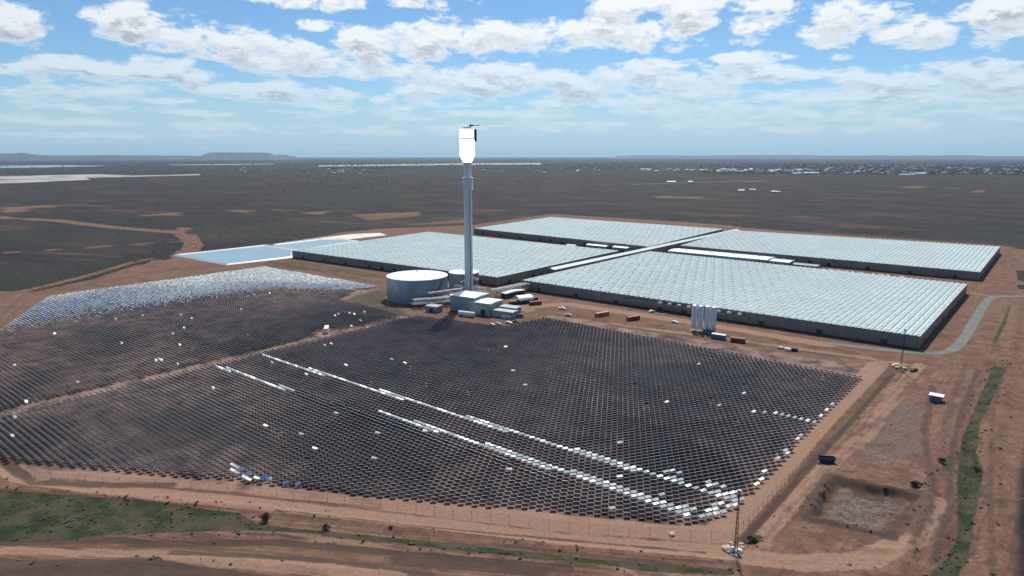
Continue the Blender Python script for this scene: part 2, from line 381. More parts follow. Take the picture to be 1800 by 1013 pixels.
# dark scrub islands inside the site
for p in [[(1785, 475), (1830, 478), (1830, 500), (1790, 493)], [(1788, 500), (1830, 505), (1830, 512), (1790, 508)]]: dirt *= 1 - poly_mask(XX, YY, GP(p), 2)
green = np.zeros(XX.shape)
for p, s, a in [([(-80, 855), (0, 862), (100, 870), (250, 880), (420, 902), (455, 922), (560, 933), (700, 948), (850, 962), (1000, 978), (1150, 992), (1290, 1003), (1290, 1012), (1100, 1003), (950, 988), (800, 972), (650, 955), (540, 942), (430, 936), (250, 943), (100, 952), (-80, 955)], 1.2, 1.0),
              ([(1745, 640), (1768, 650), (1752, 690), (1722, 745), (1718, 800), (1730, 830), (1716, 900), (1708, 960), (1680, 1030), (1610, 1030), (1660, 985), (1685, 930), (1682, 850), (1690, 770), (1712, 720), (1728, 680)], 1.2, 1.0),
              ([(1778, 535), (1768, 570), (1748, 610), (1745, 600), (1760, 570), (1772, 540)], 1.0, .9),
              ([(1305, 950), (1330, 935), (1342, 945), (1325, 962)], .8, .9),
              ([(450, 464), (520, 458), (660, 480), (690, 487), (690, 493), (600, 482), (470, 470)], 3, .5),
              ([(600, 527), (660, 508), (690, 515), (680, 535), (650, 540)], 3, .55),
              ([(330, 400), (560, 380), (840, 372), (820, 395), (600, 405), (420, 420), (350, 425)], 25, .45),
              ([(1600, 845), (1620, 850), (1612, 862), (1598, 855)], .8, .9), ([(1655, 805), (1675, 800), (1672, 830), (1655, 828)], 1, .8),
              ([(30, 800), (75, 815), (70, 825), (25, 812)], 1, .6)]:
    green = np.maximum(green, a * poly_mask(XX, YY, GP(p), s))
pale = np.zeros(XX.shape)
for p, w, a in [([(-60, 790), (0, 818), (40, 838), (150, 857), (400, 882), (700, 912), (1000, 948), (1280, 974), (1400, 990), (1520, 985), (1600, 950), (1640, 880)], 6, .9),
              ([(700, 888), (1000, 921), (1200, 941), (1265, 938), (1330, 868), (1430, 755), (1545, 640)], 8, .85), ([(80, 832), (400, 856), (700, 888)], 5, .6),
              ([(430, 935), (640, 955), (900, 985), (1200, 1020)], 3, .5), ([(0, 968), (300, 975), (600, 1000)], 3, .6), ([(300, 985), (500, 1000), (700, 1013)], 3, .7),
              ([(1260, 965), (1330, 965), (1390, 880), (1440, 830), (1530, 760), (1570, 690), (1620, 640)], 5, .55),
              ([(690, 558), (560, 590), (400, 636), (200, 690), (-40, 752)], 3.5, .55), ([(560, 590), (575, 580), (600, 577)], 6, .5),
              ([(600, 548), (690, 556), (790, 566), (890, 580), (968, 556), (1250, 592), (1540, 632), (1585, 640)], 5, .6),
              ([(900, 540), (1000, 535), (1250, 572), (1450, 606)], 10, .75), ([(930, 520), (900, 510), (895, 520), (930, 545)], 10, .5),
              ([(-50, 380), (100, 388), (200, 400), (300, 408), (322, 404)], 6, .45),
              ([(1560, 680), (1640, 660), (1700, 680), (1690, 740)], 6, .35), ([(1500, 960), (1620, 980)], 8, .4)]:
    pale = np.maximum(pale, a * line_mask(XX, YY, GP(p), w, 2.0))
dark = np.zeros(XX.shape)
for p, w, s, a in [([(1306, 951), (1418, 826), (1570, 656)], 1.0, 1.0, 1.0), ([(-60, 782), (0, 806), (60, 848), (150, 853), (300, 853)], 2.5, 2, .7), ([(60, 838), (400, 868), (700, 902), (1000, 938), (1280, 958)], 1.0, 1.2, .5),
                 ([(620, 945), (900, 962), (1250, 1000)], 1.0, 1.4, .55), ([(240, 958), (500, 955), (720, 975), (1000, 1003)], 1.6, 1.6, .85), ([(-20, 1000), (250, 1000), (450, 1030)], 6, 3, .8), ([(300, 972), (560, 985), (760, 1012)], 1.5, 1.5, .75), ([(0, 955), (200, 952), (330, 958)], 2, 1.5, .7),
                 ([(700, 985), (950, 1005)], 3, 2, .8), ([(480, 900), (800, 932), (1240, 972)], .8, .8, .7), ([(1640, 680), (1625, 760), (1640, 870), (1600, 960)], 1.6, 2.5, .6),
                 ([(1720, 650), (1690, 720), (1672, 800), (1668, 900), (1640, 985)], 1.2, 2, .6), ([(1770, 640), (1745, 720), (1740, 860), (1745, 1013)], 1.2, 2, .55),
                 ([(1040, 562), (1100, 577), (1250, 596), (1400, 617), (1500, 630)], 1.5, 1.5, .7), ([(1455, 840), (1625, 875), (1560, 940), (1415, 905), (1455, 840)], 2.0, 2, .8),
                 ([(1640, 870), (1600, 890), (1590, 930)], 3, 2, .75), ([(1560, 560), (1660, 545)], 1, 2, .2), ([(0, 575), (50, 527)], 2, 2, .5), ([(60, 520), (300, 476), (440, 463), (470, 460), (650, 495)], 2.0, 2, .65),
                 ([(520, 452), (640, 468), (690, 476)], 3, 3, .35), ([(1750, 600), (1720, 650)], 4, 4, .35), ([(1715, 610), (1700, 640)], 6, 5, .3), ([(1570, 665), (1600, 700), (1530, 760)], 4, 4, .3)]:
    dark = np.maximum(dark, a * line_mask(XX, YY, GP(p), w, s))
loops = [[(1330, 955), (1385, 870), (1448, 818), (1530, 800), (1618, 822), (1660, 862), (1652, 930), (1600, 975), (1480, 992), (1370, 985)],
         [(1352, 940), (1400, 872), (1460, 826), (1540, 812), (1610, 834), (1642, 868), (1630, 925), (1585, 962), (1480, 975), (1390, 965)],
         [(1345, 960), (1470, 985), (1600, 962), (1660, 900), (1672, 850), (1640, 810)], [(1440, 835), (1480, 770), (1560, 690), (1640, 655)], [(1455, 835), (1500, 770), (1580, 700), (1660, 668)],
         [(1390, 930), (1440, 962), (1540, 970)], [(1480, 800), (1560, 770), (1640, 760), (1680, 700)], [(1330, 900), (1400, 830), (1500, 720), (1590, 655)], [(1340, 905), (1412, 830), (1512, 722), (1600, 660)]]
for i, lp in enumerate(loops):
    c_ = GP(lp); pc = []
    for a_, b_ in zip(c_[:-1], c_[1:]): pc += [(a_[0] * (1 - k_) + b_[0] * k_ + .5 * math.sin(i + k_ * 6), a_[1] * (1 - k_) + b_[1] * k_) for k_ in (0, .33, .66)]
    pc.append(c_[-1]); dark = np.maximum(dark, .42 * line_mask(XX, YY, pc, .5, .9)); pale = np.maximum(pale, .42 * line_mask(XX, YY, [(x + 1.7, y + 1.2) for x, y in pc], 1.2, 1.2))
dring = seg_dist(XX, YY, PIT + [PIT[0]]); wob = .5 + .5 * np.sin(XX * .55 + 2 * np.sin(YY * .4)) * np.sin(YY * .6)
dark = np.maximum(dark, np.clip(1.25 - dring / (2.0 + 3.2 * wob), 0, 1))
for p_ in [GP([(1610, 865), (1640, 872), (1622, 900), (1600, 900)]), GP([(1600, 905), (1625, 905), (1612, 935), (1590, 930)]), GP([(1495, 848), (1560, 862), (1556, 880), (1500, 862)]), GP([(1465, 905), (1520, 925), (1515, 935), (1460, 915)])]: dark = np.maximum(dark, .95 * poly_mask(XX, YY, p_, 1.2))
dgr = seg_dist(XX, YY, GP([(1760, 640), (1728, 690), (1705, 760), (1705, 850), (1695, 930), (1650, 1020)])); dark = np.maximum(dark, .75 * np.clip(1 - np.abs(dgr - 3.6) / 2.0, 0, 1) * (.4 + .6 * wob))
grey = np.zeros(XX.shape)
for p, s, a in [([(1560, 700), (1640, 720), (1640, 800), (1560, 830), (1490, 810), (1500, 750)], 5, .55), (
        [(1480, 850), (1590, 880), (1550, 925), (1450, 900)], 2.5, .9), ([(640, 525), (676, 515), (690, 540), (655, 530)], 2, 1.0), ([(0, 950), (0, 1013), (120, 1013), (100, 960)], 5, .3)]:
    grey = np.maximum(grey, a * poly_mask(XX, YY, GP(p), s))
field_soil = poly_mask(XX, YY, [(-592, 346), (-600, 166), (-338, 18), (-206, 94), (-68, 172), (-66, 372), (-262, 358), (-266, 318), (-336, 296), (-430, 345)], 2)
ter = np_mesh('ground', V, quads, [], smooth=True)
me = ter.data
for nm, arr in (('zone', np.stack([dirt, green, pale, dark], -1)), ('zone_b', np.stack([grey, field_soil, field_soil * 0, field_soil * 0 + 1], -1))):
    at = me.attributes.new(nm, 'FLOAT_COLOR', 'POINT'); at.data.foreach_set('color', arr.reshape(-1, 4).astype(np.float32).ravel())
tag(ter, kind='structure')
m = bpy.data.materials.new('outback_ground'); m.use_nodes = True; t = NT(m.node_tree); b = m.node_tree.nodes['Principled BSDF']
me.materials.append(m)
tc = t.new('ShaderNodeTexCoord'); P = tc.outputs['Object']
a1 = t.new('ShaderNodeAttribute', attribute_name='zone'); a2 = t.new('ShaderNodeAttribute', attribute_name='zone_b')
s1 = t.new('ShaderNodeSeparateColor'); t.put(s1.inputs[0], a1.outputs['Color']); s2 = t.new('ShaderNodeSeparateColor'); t.put(s2.inputs[0], a2.outputs['Color'])
nf = t.noise(P, 0.9, 10, 0.72); nm_ = t.noise(P, 0.11, 6, 0.6); nl = t.noise(P, 0.012, 6, 0.6); nxl = t.noise(P, 0.0016, 5, 0.6); nfar = t.noise(t.mapping(P, loc=(900, 400, 0), rot=(0, 0, 0.5), scale=(1, 2.2, 1)), 0.0045, 7, 0.65)
def edge(x, amp=0.7, n=nm_): return t.ss(t.math('ADD', x, t.math('MULTIPLY_ADD', n, amp, -amp / 2)), 0.35, 0.65)
# scrub
scrub = t.mix(t.ss(nl, 0.38, 0.62), (0.011, 0.011, 0.014), (0.024, 0.020, 0.023))
scrub = t.mix(t.math('MULTIPLY', t.ss(nf, 0.45, 0.75), 0.45), scrub, (0.085, 0.052, 0.040))
scrub = t.mix(t.math('MULTIPLY', t.ss(nfar, 0.50, 0.66), 0.75), scrub, (0.075, 0.040, 0.032))
scrub = t.mix(t.math('MULTIPLY', t.ss(t.noise(t.along(P, 20, 0.004, 0.012), 1.0, 7, 0.7, 0.5), 0.57, 0.68), 0.8), scrub, (0.15, 0.085, 0.062))
scrub = t.mix(t.math('MULTIPLY', t.ss(nxl, 0.50, 0.62), 0.7), scrub, (0.020, 0.027, 0.018))
# dirt
dcol = t.mix(t.ss(nm_, 0.35, 0.65), (0.112, 0.056, 0.038), (0.205, 0.108, 0.073))
dcol = t.mix(t.ss(nl, 0.42, 0.66), dcol, (0.175, 0.098, 0.068))
dcol = t.mix(t.math('MULTIPLY', t.ss(nf, 0.55, 0.75), 0.5), dcol, (0.12, 0.066, 0.046))
rgh = t.noise(P, 0.32, 8, 0.7, 1.2); dcol = t.mix(t.math('MULTIPLY', t.ss(rgh, 0.50, 0.62), 0.75), dcol, (0.085, 0.050, 0.038)); dcol = t.mix(t.math('MULTIPLY', t.ss(rgh, 0.44, 0.34), 0.5), dcol, (0.25, 0.15, 0.108))
# long scrapings / wheel tracks
trk = t.noise(t.along(P, 29, 0.035, 0.75), 1.0, 6, 0.65, 0.4); trk2 = t.noise(t.along(P, 88, 0.03, 0.6), 1.0, 6, 0.65, 0.6)
sx_ = t.new('ShaderNodeSeparateXYZ'); t.put(sx_.inputs[0], P); east = t.ss(sx_.outputs[0], -66, -54)
trk = t.math('ADD', t.math('MULTIPLY', trk, t.math('SUBTRACT', 1.0, east)), t.math('MULTIPLY', trk2, east))
dcol = t.mix(t.math('MULTIPLY', t.ss(trk, 0.54, 0.72), t.math('MULTIPLY_ADD', east, -0.40, 0.60)), dcol, (0.25, 0.158, 0.115))
dcol = t.mix(t.math('MULTIPLY', t.ss(trk, 0.48, 0.32), t.math('MULTIPLY_ADD', east, -0.30, 0.75)), dcol, (0.075, 0.047, 0.036))
rut = t.math('ADD', t.math('MULTIPLY', t.noise(t.along(P, 31, 0.02, 1.7), 1.0, 4, 0.6, 0.3), t.math('SUBTRACT', 1.0, east)), t.math('MULTIPLY', t.noise(t.along(P, 84, 0.02, 1.5), 1.0, 4, 0.6, 0.5), east))
dcol = t.mix(t.math('MULTIPLY', t.ss(rut, 0.54, 0.62), t.math('MULTIPLY_ADD', east, -0.45, 0.55)), dcol, (0.065, 0.040, 0.030))
dcol = t.mix(t.math('MULTIPLY', t.ss(rut, 0.44, 0.38), t.math('MULTIPLY_ADD', east, -0.32, 0.4)), dcol, (0.30, 0.19, 0.135))
nq = t.noise(P, 2.6, 6, 0.8); dcol = t.mix(t.math('MULTIPLY', t.ss(nq, 0.52, 0.68), 0.55), dcol, (0.085, 0.055, 0.040))
vor = t.new('ShaderNodeTexVoronoi'); t.put(vor.inputs['Vector'], t.mapping(P, scale=(1, 1, 0.01))); vor.inputs['Scale'].default_value = 0.22
spots = t.math('MULTIPLY', t.ss(vor.outputs['Distance'], 0.26, 0.10), t.ss(nm_, 0.50, 0.60))
dcol = t.mix(t.math('MULTIPLY', spots, 0.75), dcol, (0.055, 0.045, 0.032))
col = t.mix(edge(s1.outputs[0], 0.6, nl), scrub, dcol)
fs = t.mix(t.ss(nm_, 0.35, 0.62), (0.07, 0.050, 0.043), (0.26, 0.170, 0.138)); fs = t.mix(t.math('MULTIPLY', t.ss(nl, 0.49, 0.60), .85), fs, (0.035, 0.032, 0.032))
col = t.mix(t.math('MULTIPLY', s2.outputs[1], 0.9), col, fs)
col = t.mix(t.math('MULTIPLY', edge(s2.outputs[0]), 0.8), col, t.mix(t.ss(nf, .35, .65), (0.055, 0.045, 0.038), (0.19, 0.15, 0.125)))
pcol = t.mix(t.ss(nf, 0.3, 0.7), (0.24, 0.137, 0.094), (0.35, 0.218, 0.152))
col = t.mix(t.math('MULTIPLY', edge(t.math('ADD', s1.outputs[2], t.math('MULTIPLY_ADD', trk, 0.8, -.4)), 0.6), 0.75), col, pcol)
col = t.mix(t.math('MULTIPLY', edge(a1.outputs['Alpha'], 0.9, nm_), 0.8), col, t.mix(nf, (0.035, 0.026, 0.022), (0.09, 0.06, 0.048)))
gcol = t.mix(t.ss(nm_, 0.35, 0.65), (0.010, 0.024, 0.009), (0.038, 0.056, 0.022)); gcol = t.mix(t.math('MULTIPLY', t.ss(nm_, 0.46, 0.60), .85), gcol, (0.060, 0.047, 0.036)); gcol = t.mix(t.math('MULTIPLY', t.ss(nf, 0.5, 0.7), .6), gcol, (0.07, 0.058, 0.036))
col = t.mix(t.math('MULTIPLY', edge(t.math('ADD', s1.outputs[1], t.math('MULTIPLY_ADD', nf, 0.9, -.45)), 1.1), 0.92), col, gcol)
t.put(b.inputs['Base Color'], col); b.inputs['Roughness'].default_value = 0.95; b.inputs['Specular IOR Level'].default_value = 0.15
bn = t.new('ShaderNodeBump'); bn.inputs['Strength'].default_value = 0.6; bn.inputs['Distance'].default_value = 0.35; t.put(bn.inputs['Height'], nf); t.put(b.inputs['Normal'], bn.outputs[0])

def ribbon(name, pts, w, z, material, kind='structure'):
    # smooth the centre line, then lay a flat ribbon
    P_ = [Vector(p) for p in pts]
    for _ in range(2):
        Q = [P_[0]]
        for a, b_ in zip(P_[:-1], P_[1:]): Q += [a * .75 + b_ * .25, a * .25 + b_ * .75]
        P_ = Q + [P_[-1]]
    mb = MB(); vs = []
    for i, p in enumerate(P_):
        d = (P_[min(i + 1, len(P_) - 1)] - P_[max(i - 1, 0)]).normalized(); nrm = Vector((-d.y, d.x))
        for s in (-1, 1): q = p + nrm * s * w / 2; vs.append((q.x, q.y, z))
    mb.add(vs, [(2 * i, 2 * i + 2, 2 * i + 3, 2 * i + 1) for i in range(len(P_) - 1)])
    for f in range(len(mb.f)): pass
    return tag(mb.build(name, material), kind=kind)
M_asph = mat('weathered_asphalt', (0.125, 0.13, 0.115), 0.9, 0, 0.15, 0.15)
ribbon('sealed_road', GP([(1900, 523), (1800, 521), (1752, 521), (1736, 526), (1716, 558), (1692, 602), (1668, 620), (1625, 622), (1560, 616), (1450, 603)]), 5.6, 0.06, M_asph)
ribbon('sealed_road_branch', [(-55, 632), (-43, 628), (-36, 628)], 4.5, 0.05, M_asph)

# salt pans, sea, hills --------------------------------------------------
def sheet(name, pix, z, material):
    mb = MB(); P_ = GP(pix); mb.add([(x, y, z) for x, y in P_], [tuple(range(len(P_)))]); o = mb.build(name, material); 
    if o.data.polygons[0].normal.z < 0: o.data.flip_normals()
    return tag(o, kind='structure')
M_salt = mat('salt_crust', (0.17, 0.15, 0.14), 0.8, 0, 0.1, 0.006, var2=(0.42, 0.40, 0.39))
M_sea = mat('gulf_water', (0.05, 0.13, 0.17), 0.15, 0, 0.1, 0.001)
sheet('salt_flat', [(-60, 311), (60, 309), (170, 306.5), (235, 309), (350, 306.5), (352, 308), (240, 311), (150, 313), (160, 316), (30, 322), (-60, 324), (-60, 319), (60, 315), (-60, 316)], 0.3, M_salt)
sheet('salt_flat_far', [(560, 291), (700, 289), (790, 287.6), (950, 286.6), (952, 289.4), (800, 290), (700, 291.6), (560, 293)], 0.3, M_salt)
sheet('gulf_water', [(-80, 291.5), (110, 290.5), (190, 291.5), (160, 293), (60, 295), (-80, 297)], 0.3, M_sea)
sheet('salt_flat_beyond', [(300, 289.6), (480, 288), (485, 288.8), (400, 290), (300, 290.6)], 0.3, M_salt)
M_hill = mat('hill_rock', (0.045, 0.05, 0.06), 0.95, 0, 0.2, 0.0004)
def hills(name, prof, dist, depth):
    # prof: (px, height of the crest above the horizon in pixels)
    nx_ = 160; mb_v = []; px0, px1 = prof[0][0], prof[-1][0]
    rows = [(-1.0, 0), (-.7, .25), (-.45, .7), (-.25, .95), (0, 1), (.3, 1), (1.0, 0)]
    for i in range(nx_ + 1):
        px = px0 + (px1 - px0) * i / nx_
        h = np.interp(px, [p[0] for p in prof], [p[1] for p in prof])
        r, F, U = pix_dir(px, 275.0); th = math.atan2(r, F); hh = 0.66 * max(0.0, h) / FPX * dist * math.cos(th) + (CAMH * (h > 0))
        hh *= 1 + 0.015 * math.sin(px * 0.9) + 0.01 * math.sin(px * 2.3)
        for off, k_ in rows:
            D = dist + off * depth + (140 * math.sin(px * .31 + off * 5)); 
            rr, ff = D * math.sin(th), D * math.cos(th)
            x = rr * math.cos(YAW) - ff * math.sin(YAW); y = rr * math.sin(YAW) + ff * math.cos(YAW)
            mb_v.append((x, y, -2 + (hh + 2) * k_))
    nr = len(rows); fs_ = [(i * nr + j, (i + 1) * nr + j, (i + 1) * nr + j + 1, i * nr + j + 1) for i in range(nx_) for j in range(nr - 1)]
    mb = MB(); mb.add(mb_v, fs_); o = mb.build(name, M_hill, smooth=True); return tag(o, kind='structure')
hills('table_mountain', [(352, 0), (358, 4), (366, 8), (375, 10), (470, 9.6), (478, 6), (484, 2), (492, 4.5), (500, 4), (512, 1), (520, 0)], 26000, 2600)
hills('western_hills', [(-60, 7), (-20, 7.5), (15, 7), (40, 9), (58, 5), (80, 2.5), (110, 2), (200, 3), (260, 2.4), (340, 1.5), (380, 0)], 24000, 2500)
hills('distant_range', [(1080, 0), (1110, 2.4), (1180, 2.2), (1230, 1.6), (1310, 3.6), (1420, 3.2), (1460, 1), (1480, 0)], 40000, 4000)
hills('distant_hills', [(1440, .2), (1480, 2.0), (1500, 1), (1540, 3), (1580, 1.2), (1610, 2.6), (1640, 1.4), (1670, 3), (1710, 2.6), (1740, .8), (1860, .6)], 32000, 2500)

# ------------------------------------------------------------------ haze
HAZE_DENSITY = 1.8e-5
hz = MB().box((0, 0, 312), (140000, 140000, 630)).build('haze', [])
m = bpy.data.materials.new('thin_air_haze'); m.use_nodes = True; t = NT(m.node_tree); m.node_tree.nodes.remove(m.node_tree.nodes['Principled BSDF'])
pv = t.new('ShaderNodeVolumePrincipled'); pv.inputs['Color'].default_value = (0.50, 0.75, 0.96, 1); pv.inputs['Density'].default_value = HAZE_DENSITY; pv.inputs['Anisotropy'].default_value = 0.2
m.node_tree.links.new(pv.outputs[0], [n for n in m.node_tree.nodes if n.type == 'OUTPUT_MATERIAL'][0].inputs['Volume'])
hz.data.materials.append(m); tag(hz, kind='stuff')

# ------------------------------------------------------------------ solar tower
TX, TY = G(825, 525)
TX, TY = -346.0, 366.0
tw = thing('solar_tower', 'tall pale solar power tower with white receiver on top, mirrored sunlight put in as glow', 'tower', (TX, TY, 0))
mb = MB(); mb.lathe([(6.2, 0), (6.2, 1.5), (3.2, 1.6), (2.95, 84)], n=40); 
mb.build('shaft', M_towerpaint, tw, smooth=True)
for z in (12, 24, 36, 48, 60, 72):
    mb = MB(); mb.lathe([(3.22, 0), (3.22, .25)], (0, 0, z), 40); mb.build('joint_ring', M_collar, tw, smooth=True)
MB().box((3.2, -1.2, 42), (.5, .7, 82)).build('ladder_cage', M_steel, tw)
mb = MB()
mb.box((0, 0, 86), (7.0, 7.0, 8.0), 0.65); mb.box((0, 0, 90.2), (7.6, 7.6, .5), 0.65); mb.box((0, 0, 81.9), (7.5, 7.5, .4), 0.65)
mb.build('service_collar', M_collar, tw)
mb = MB(); mb.lathe([(2.75, 90), (2.75, 101)], n=32); mb.build('upper_shaft', M_towerpaint, tw, smooth=True)
mb = MB(); mb.lathe([(3.3, 100.4), (3.3, 101.2)], n=32); mb.build('support_ring', M_steel, tw, smooth=True)
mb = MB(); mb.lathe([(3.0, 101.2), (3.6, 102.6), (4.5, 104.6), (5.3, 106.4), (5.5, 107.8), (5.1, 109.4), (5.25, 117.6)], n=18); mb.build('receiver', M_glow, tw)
mb = MB(); mb.lathe([(5.4, 117.6), (5.4, 118.3)], n=18); mb.build('seam_band', M_steel, tw)
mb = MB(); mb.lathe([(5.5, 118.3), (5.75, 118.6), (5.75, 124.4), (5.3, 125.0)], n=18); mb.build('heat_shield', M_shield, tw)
mb = MB(); mb.lathe([(5.0, 124.9), (5.0, 125.3)], n=18); mb.box((0, 0, 125.9), (5.0, 4.0, 1.2), 0.6); mb.build('roof_deck', M_collar, tw)
dirr = (math.cos(YAW), math.sin(YAW))
mb = MB(); mb.box((6.1 * dirr[0], 6.1 * dirr[1], 120.5), (1.6, 7.5, 8.5), YAW); mb.build('rear_panel', M_darksteel, tw)
dv = MB(); dv.tube((2.5, 1, 125.4), (2.5, 1, 127.4), .3, n=8); dv.build('crane_mast', M_steel, tw)
dv = MB(); dv.box((2.5 + 3.0 * dirr[0], 1 + 3.0 * dirr[1], 127.5), (8.0, .4, .45), YAW); dv.box((2.5 + .5 * dirr[0], 1 + .5 * dirr[1], 127.5), (3.0, 1.3, 1.1), YAW); dv.build('crane_jib', M_darksteel, tw)

# ------------------------------------------------------------------ storage tanks
def tank(name, label, cx, cy, r, h, cone):
    o = thing(name, label, 'tank', (cx, cy, 0))
    mb = MB(); mb.lathe([(r + 1.2, -.2), (r + 1.2, .35)], n=72); mb.build('base_slab', M_conc, o)
    mb = MB(); mb.lathe([(r, .35), (r, h)], n=96)
    for i in range(48):
        a = 2 * math.pi * i / 48; mb.box((r * math.cos(a), r * math.sin(a), h / 2), (.18, .12, h - .8), a)
    for z in (h * .33, h * .66): mb.lathe([(r + .1, 0), (r + .1, .18)], (0, 0, z), 96)
    mb.build('shell', M_tank, o, smooth=True)
    mb = MB(); mb.lathe([(r + .25, h - .15), (r + .25, h + .2), (r * .66, h + cone * .38), (r * .3, h + cone * .78), (.8, h + cone)], n=96); mb.lathe([(.8, 0), (.8, .8)], (0, 0, h + cone), 16); mb.build('roof', M_whiteroof, o, smooth=True)
    # spiral stair on the camera side
    mb = MB()
    for i in range(40):
        a = -0.35 + i * 0.016; z = .5 + i * h / 40; mb.box(((r + .7) * math.cos(a), (r + .7) * math.sin(a), z), (1.2, .6, .25), a)
    mb.build('stair', M_steel, o)
    return o
tank('storage_tank', 'large blue-grey cylindrical storage tank with white conical roof', -377.0, 342.0, 22.8, 17.2, 3.2)
tank('storage_tank', 'smaller white-roofed tank half hidden behind the tower shaft', -380.0, 396.0, 12.2, 12.5, 1.8)

# ------------------------------------------------------------------ greenhouses
EAVE = 7.6
def lerp(a, b, k): return (a[0] + (b[0] - a[0]) * k, a[1] + (b[1] - a[1]) * k)
def greenhouse(label, fl, fr, br, bl, spans, seed, shelf=False):
    rg = random.Random(seed)
    o = thing('greenhouse', label, 'greenhouse', (fl[0], fl[1], 0), group='glass greenhouse blocks')
    L = lambda p: (p[0] - fl[0], p[1] - fl[1])
    fl, fr, br, bl = L(fl), L(fr), L(br), L(bl)
    def B(u, v): return lerp(lerp(fl, fr, u), lerp(bl, br, u), v)
    mb = MB(); RH = 0.52; VN = 22
    for i in range(spans):
        u0, u1 = i / spans, (i + 1) / spans; um = (u0 + u1) / 2; gut = .03 / spans * 1.0
        a0, a1, m0, m1, b0, b1 = B(u0 + gut, 0), B(u0 + gut, 1), B(um, 0), B(um, 1), B(u1 - gut, 0), B(u1 - gut, 1)
        z0, z1 = EAVE, EAVE + RH
        mb.add([(*a0, z0), (*m0, z1), (*m1, z1), (*a1, z0), (*b0, z0), (*b1, z0)], [(0, 1, 2, 3), (1, 4, 5, 2)], 0)
        mb.add([(*a0, z0), (*b0, z0), (*m0, z1), (*a1, z0), (*b1, z0), (*m1, z1)], [(0, 1, 2), (4, 3, 5)], 1)
        # ridge cap and gutter
        for (p0, p1, z, w, hgt, gm) in ((m0, m1, z1, .16, .14, 1), (B(u0, 0), B(u0, 1), z0 - .02, .75, .22, 3)):
            dx = w / 2
            mb.add([(p0[0] - dx, p0[1], z), (p0[0] + dx, p0[1], z), (p1[0] + dx, p1[1], z), (p1[0] - dx, p1[1], z)] + [(p0[0] - dx, p0[1], z + hgt), (p0[0] + dx, p0[1], z + hgt), (p1[0] + dx, p1[1], z + hgt), (p1[0] - dx, p1[1], z + hgt)],
                   [(4, 5, 6, 7), (0, 1, 5, 4), (1, 2, 6, 5), (3, 0, 4, 7)], gm)
        # roof vents: a flap propped open over a dark slot
        for j in range(VN):
            side = (i + j) % 2
            v0 = (j + .18 + .1 * (i % 2)) / VN; v1 = v0 + .30 / VN
            ue = um + (.24 / spans) * (1 if side else -1); 
            p0, p1, q0, q1 = B(um, v0), B(um, v1), B(ue, v0), B(ue, v1); op = rg.uniform(.12, .34)
            zq = z1 - RH * .48
            mb.add([(*p0, z1 + .03), (*q0, zq + .03), (*q1, zq + .03), (*p1, z1 + .03)], [(0, 1, 2, 3)], 2)
            mb.add([(*p0, z1 + .08), (*q0, zq + op), (*q1, zq + op), (*p1, z1 + .08)], [(0, 1, 2, 3)], 0)
    mb.build('roof', [M_ghroof, M_ghbar, M_plinth, M_gutter], o)
    def wall(p, q, outn):
        w = MB(); d = math.hypot(q[0] - p[0], q[1] - p[1]); a = math.atan2(q[1] - p[1], q[0] - p[0]); c = lerp(p, q, .5)
        w.box((*c, .35), (d + .4, .35, .9), a, 1); w.box((*c, EAVE / 2 + .38), (d, .14, EAVE - .78), a, 0)
        w.box((c[0] + outn[0] * .1, c[1] + outn[1] * .1, EAVE - .06), (d + .3, .3, .24), a, 2); w.box((c[0] + outn[0] * .1, c[1] + outn[1] * .1, 3.2), (d, .2, .12), a, 2)
        n = int(d / 6.4)
        for i in range(n + 1):
            k_ = lerp(p, q, i / n); w.box((k_[0] + outn[0] * .1, k_[1] + outn[1] * .1, EAVE / 2 + .3), (.16, .2, EAVE - .9), a, 2)
        n = int(d / 32)
        for i in range(n):
            k_ = lerp(p, q, (i + .5) / n); w.box((k_[0] + outn[0] * .16, k_[1] + outn[1] * .16, 1.9), (3.4, .2, 2.8), a, 1)
        return w.build('wall', [M_ghwall, M_plinth, M_wallbar], o)
    fw = wall(fl, fr, (0, -1)); wall(br, bl, (0, 1)); wall(fr, br, (1, 0)); wall(bl, fl, (-1, 0))
    if shelf:
        s = MB(); p, q = B(.30, 0), B(.66, 0); d = math.hypot(q[0] - p[0], q[1] - p[1]); a = math.atan2(q[1] - p[1], q[0] - p[0]); c = lerp(p, q, .5)
        s.box((c[0], c[1] - 1.1, 5.0), (d, 1.8, .5), a); s.box((c[0], c[1] - 1.5, 3.9), (d, .2, 1.6), a)
        duct = s.build('cooling_duct', M_ghwall, o)
        for i in range(9):
            p = B(.44 + .025 * i, 0); s = MB(); s.box((p[0], p[1] - 1.2, 5.9), (2.6, 1.6, 1.0)); s.tube((p[0], p[1] - 1.2, 6.3), (p[0], p[1] - 1.2, 6.7), .7, n=10); s.build('duct_fan', M_whiteroof, duct)
    d = MB(); p = B(.5, 0); d.box((p[0], p[1] - .3, 2.0), (4.2, .25, 4.0)); d.build('door', M_darksteel, fw)
    return o
FRc = (GP([(917, 493), (1617, 592), (1700, 500)], EAVE)); FR = [FRc[0], FRc[1], FRc[2], (-338.5, 634)]
greenhouse('front right greenhouse block, largest in view, four white silos before its wall', FR[0], FR[1], FR[2], FR[3], 70, 1, True)
Lq = GP([(514, 441), (873, 488), (1087, 441), (752, 408)], EAVE)
greenhouse('left greenhouse block behind the tower, beside the blue ponds', *Lq, 70, 2)
BL = GP([(833, 402), (1139, 434), (1270, 403), (967, 382)], EAVE)
greenhouse('farthest greenhouse block, behind the left one and right of the tower', *BL, 70, 3)
BR = [(-335, 698)] + GP([(1722, 479), (1758, 434), (1285, 405)], EAVE)
greenhouse('back right greenhouse block with parked cars along its front wall', BR[0], BR[1], BR[2], BR[3], 70, 4)

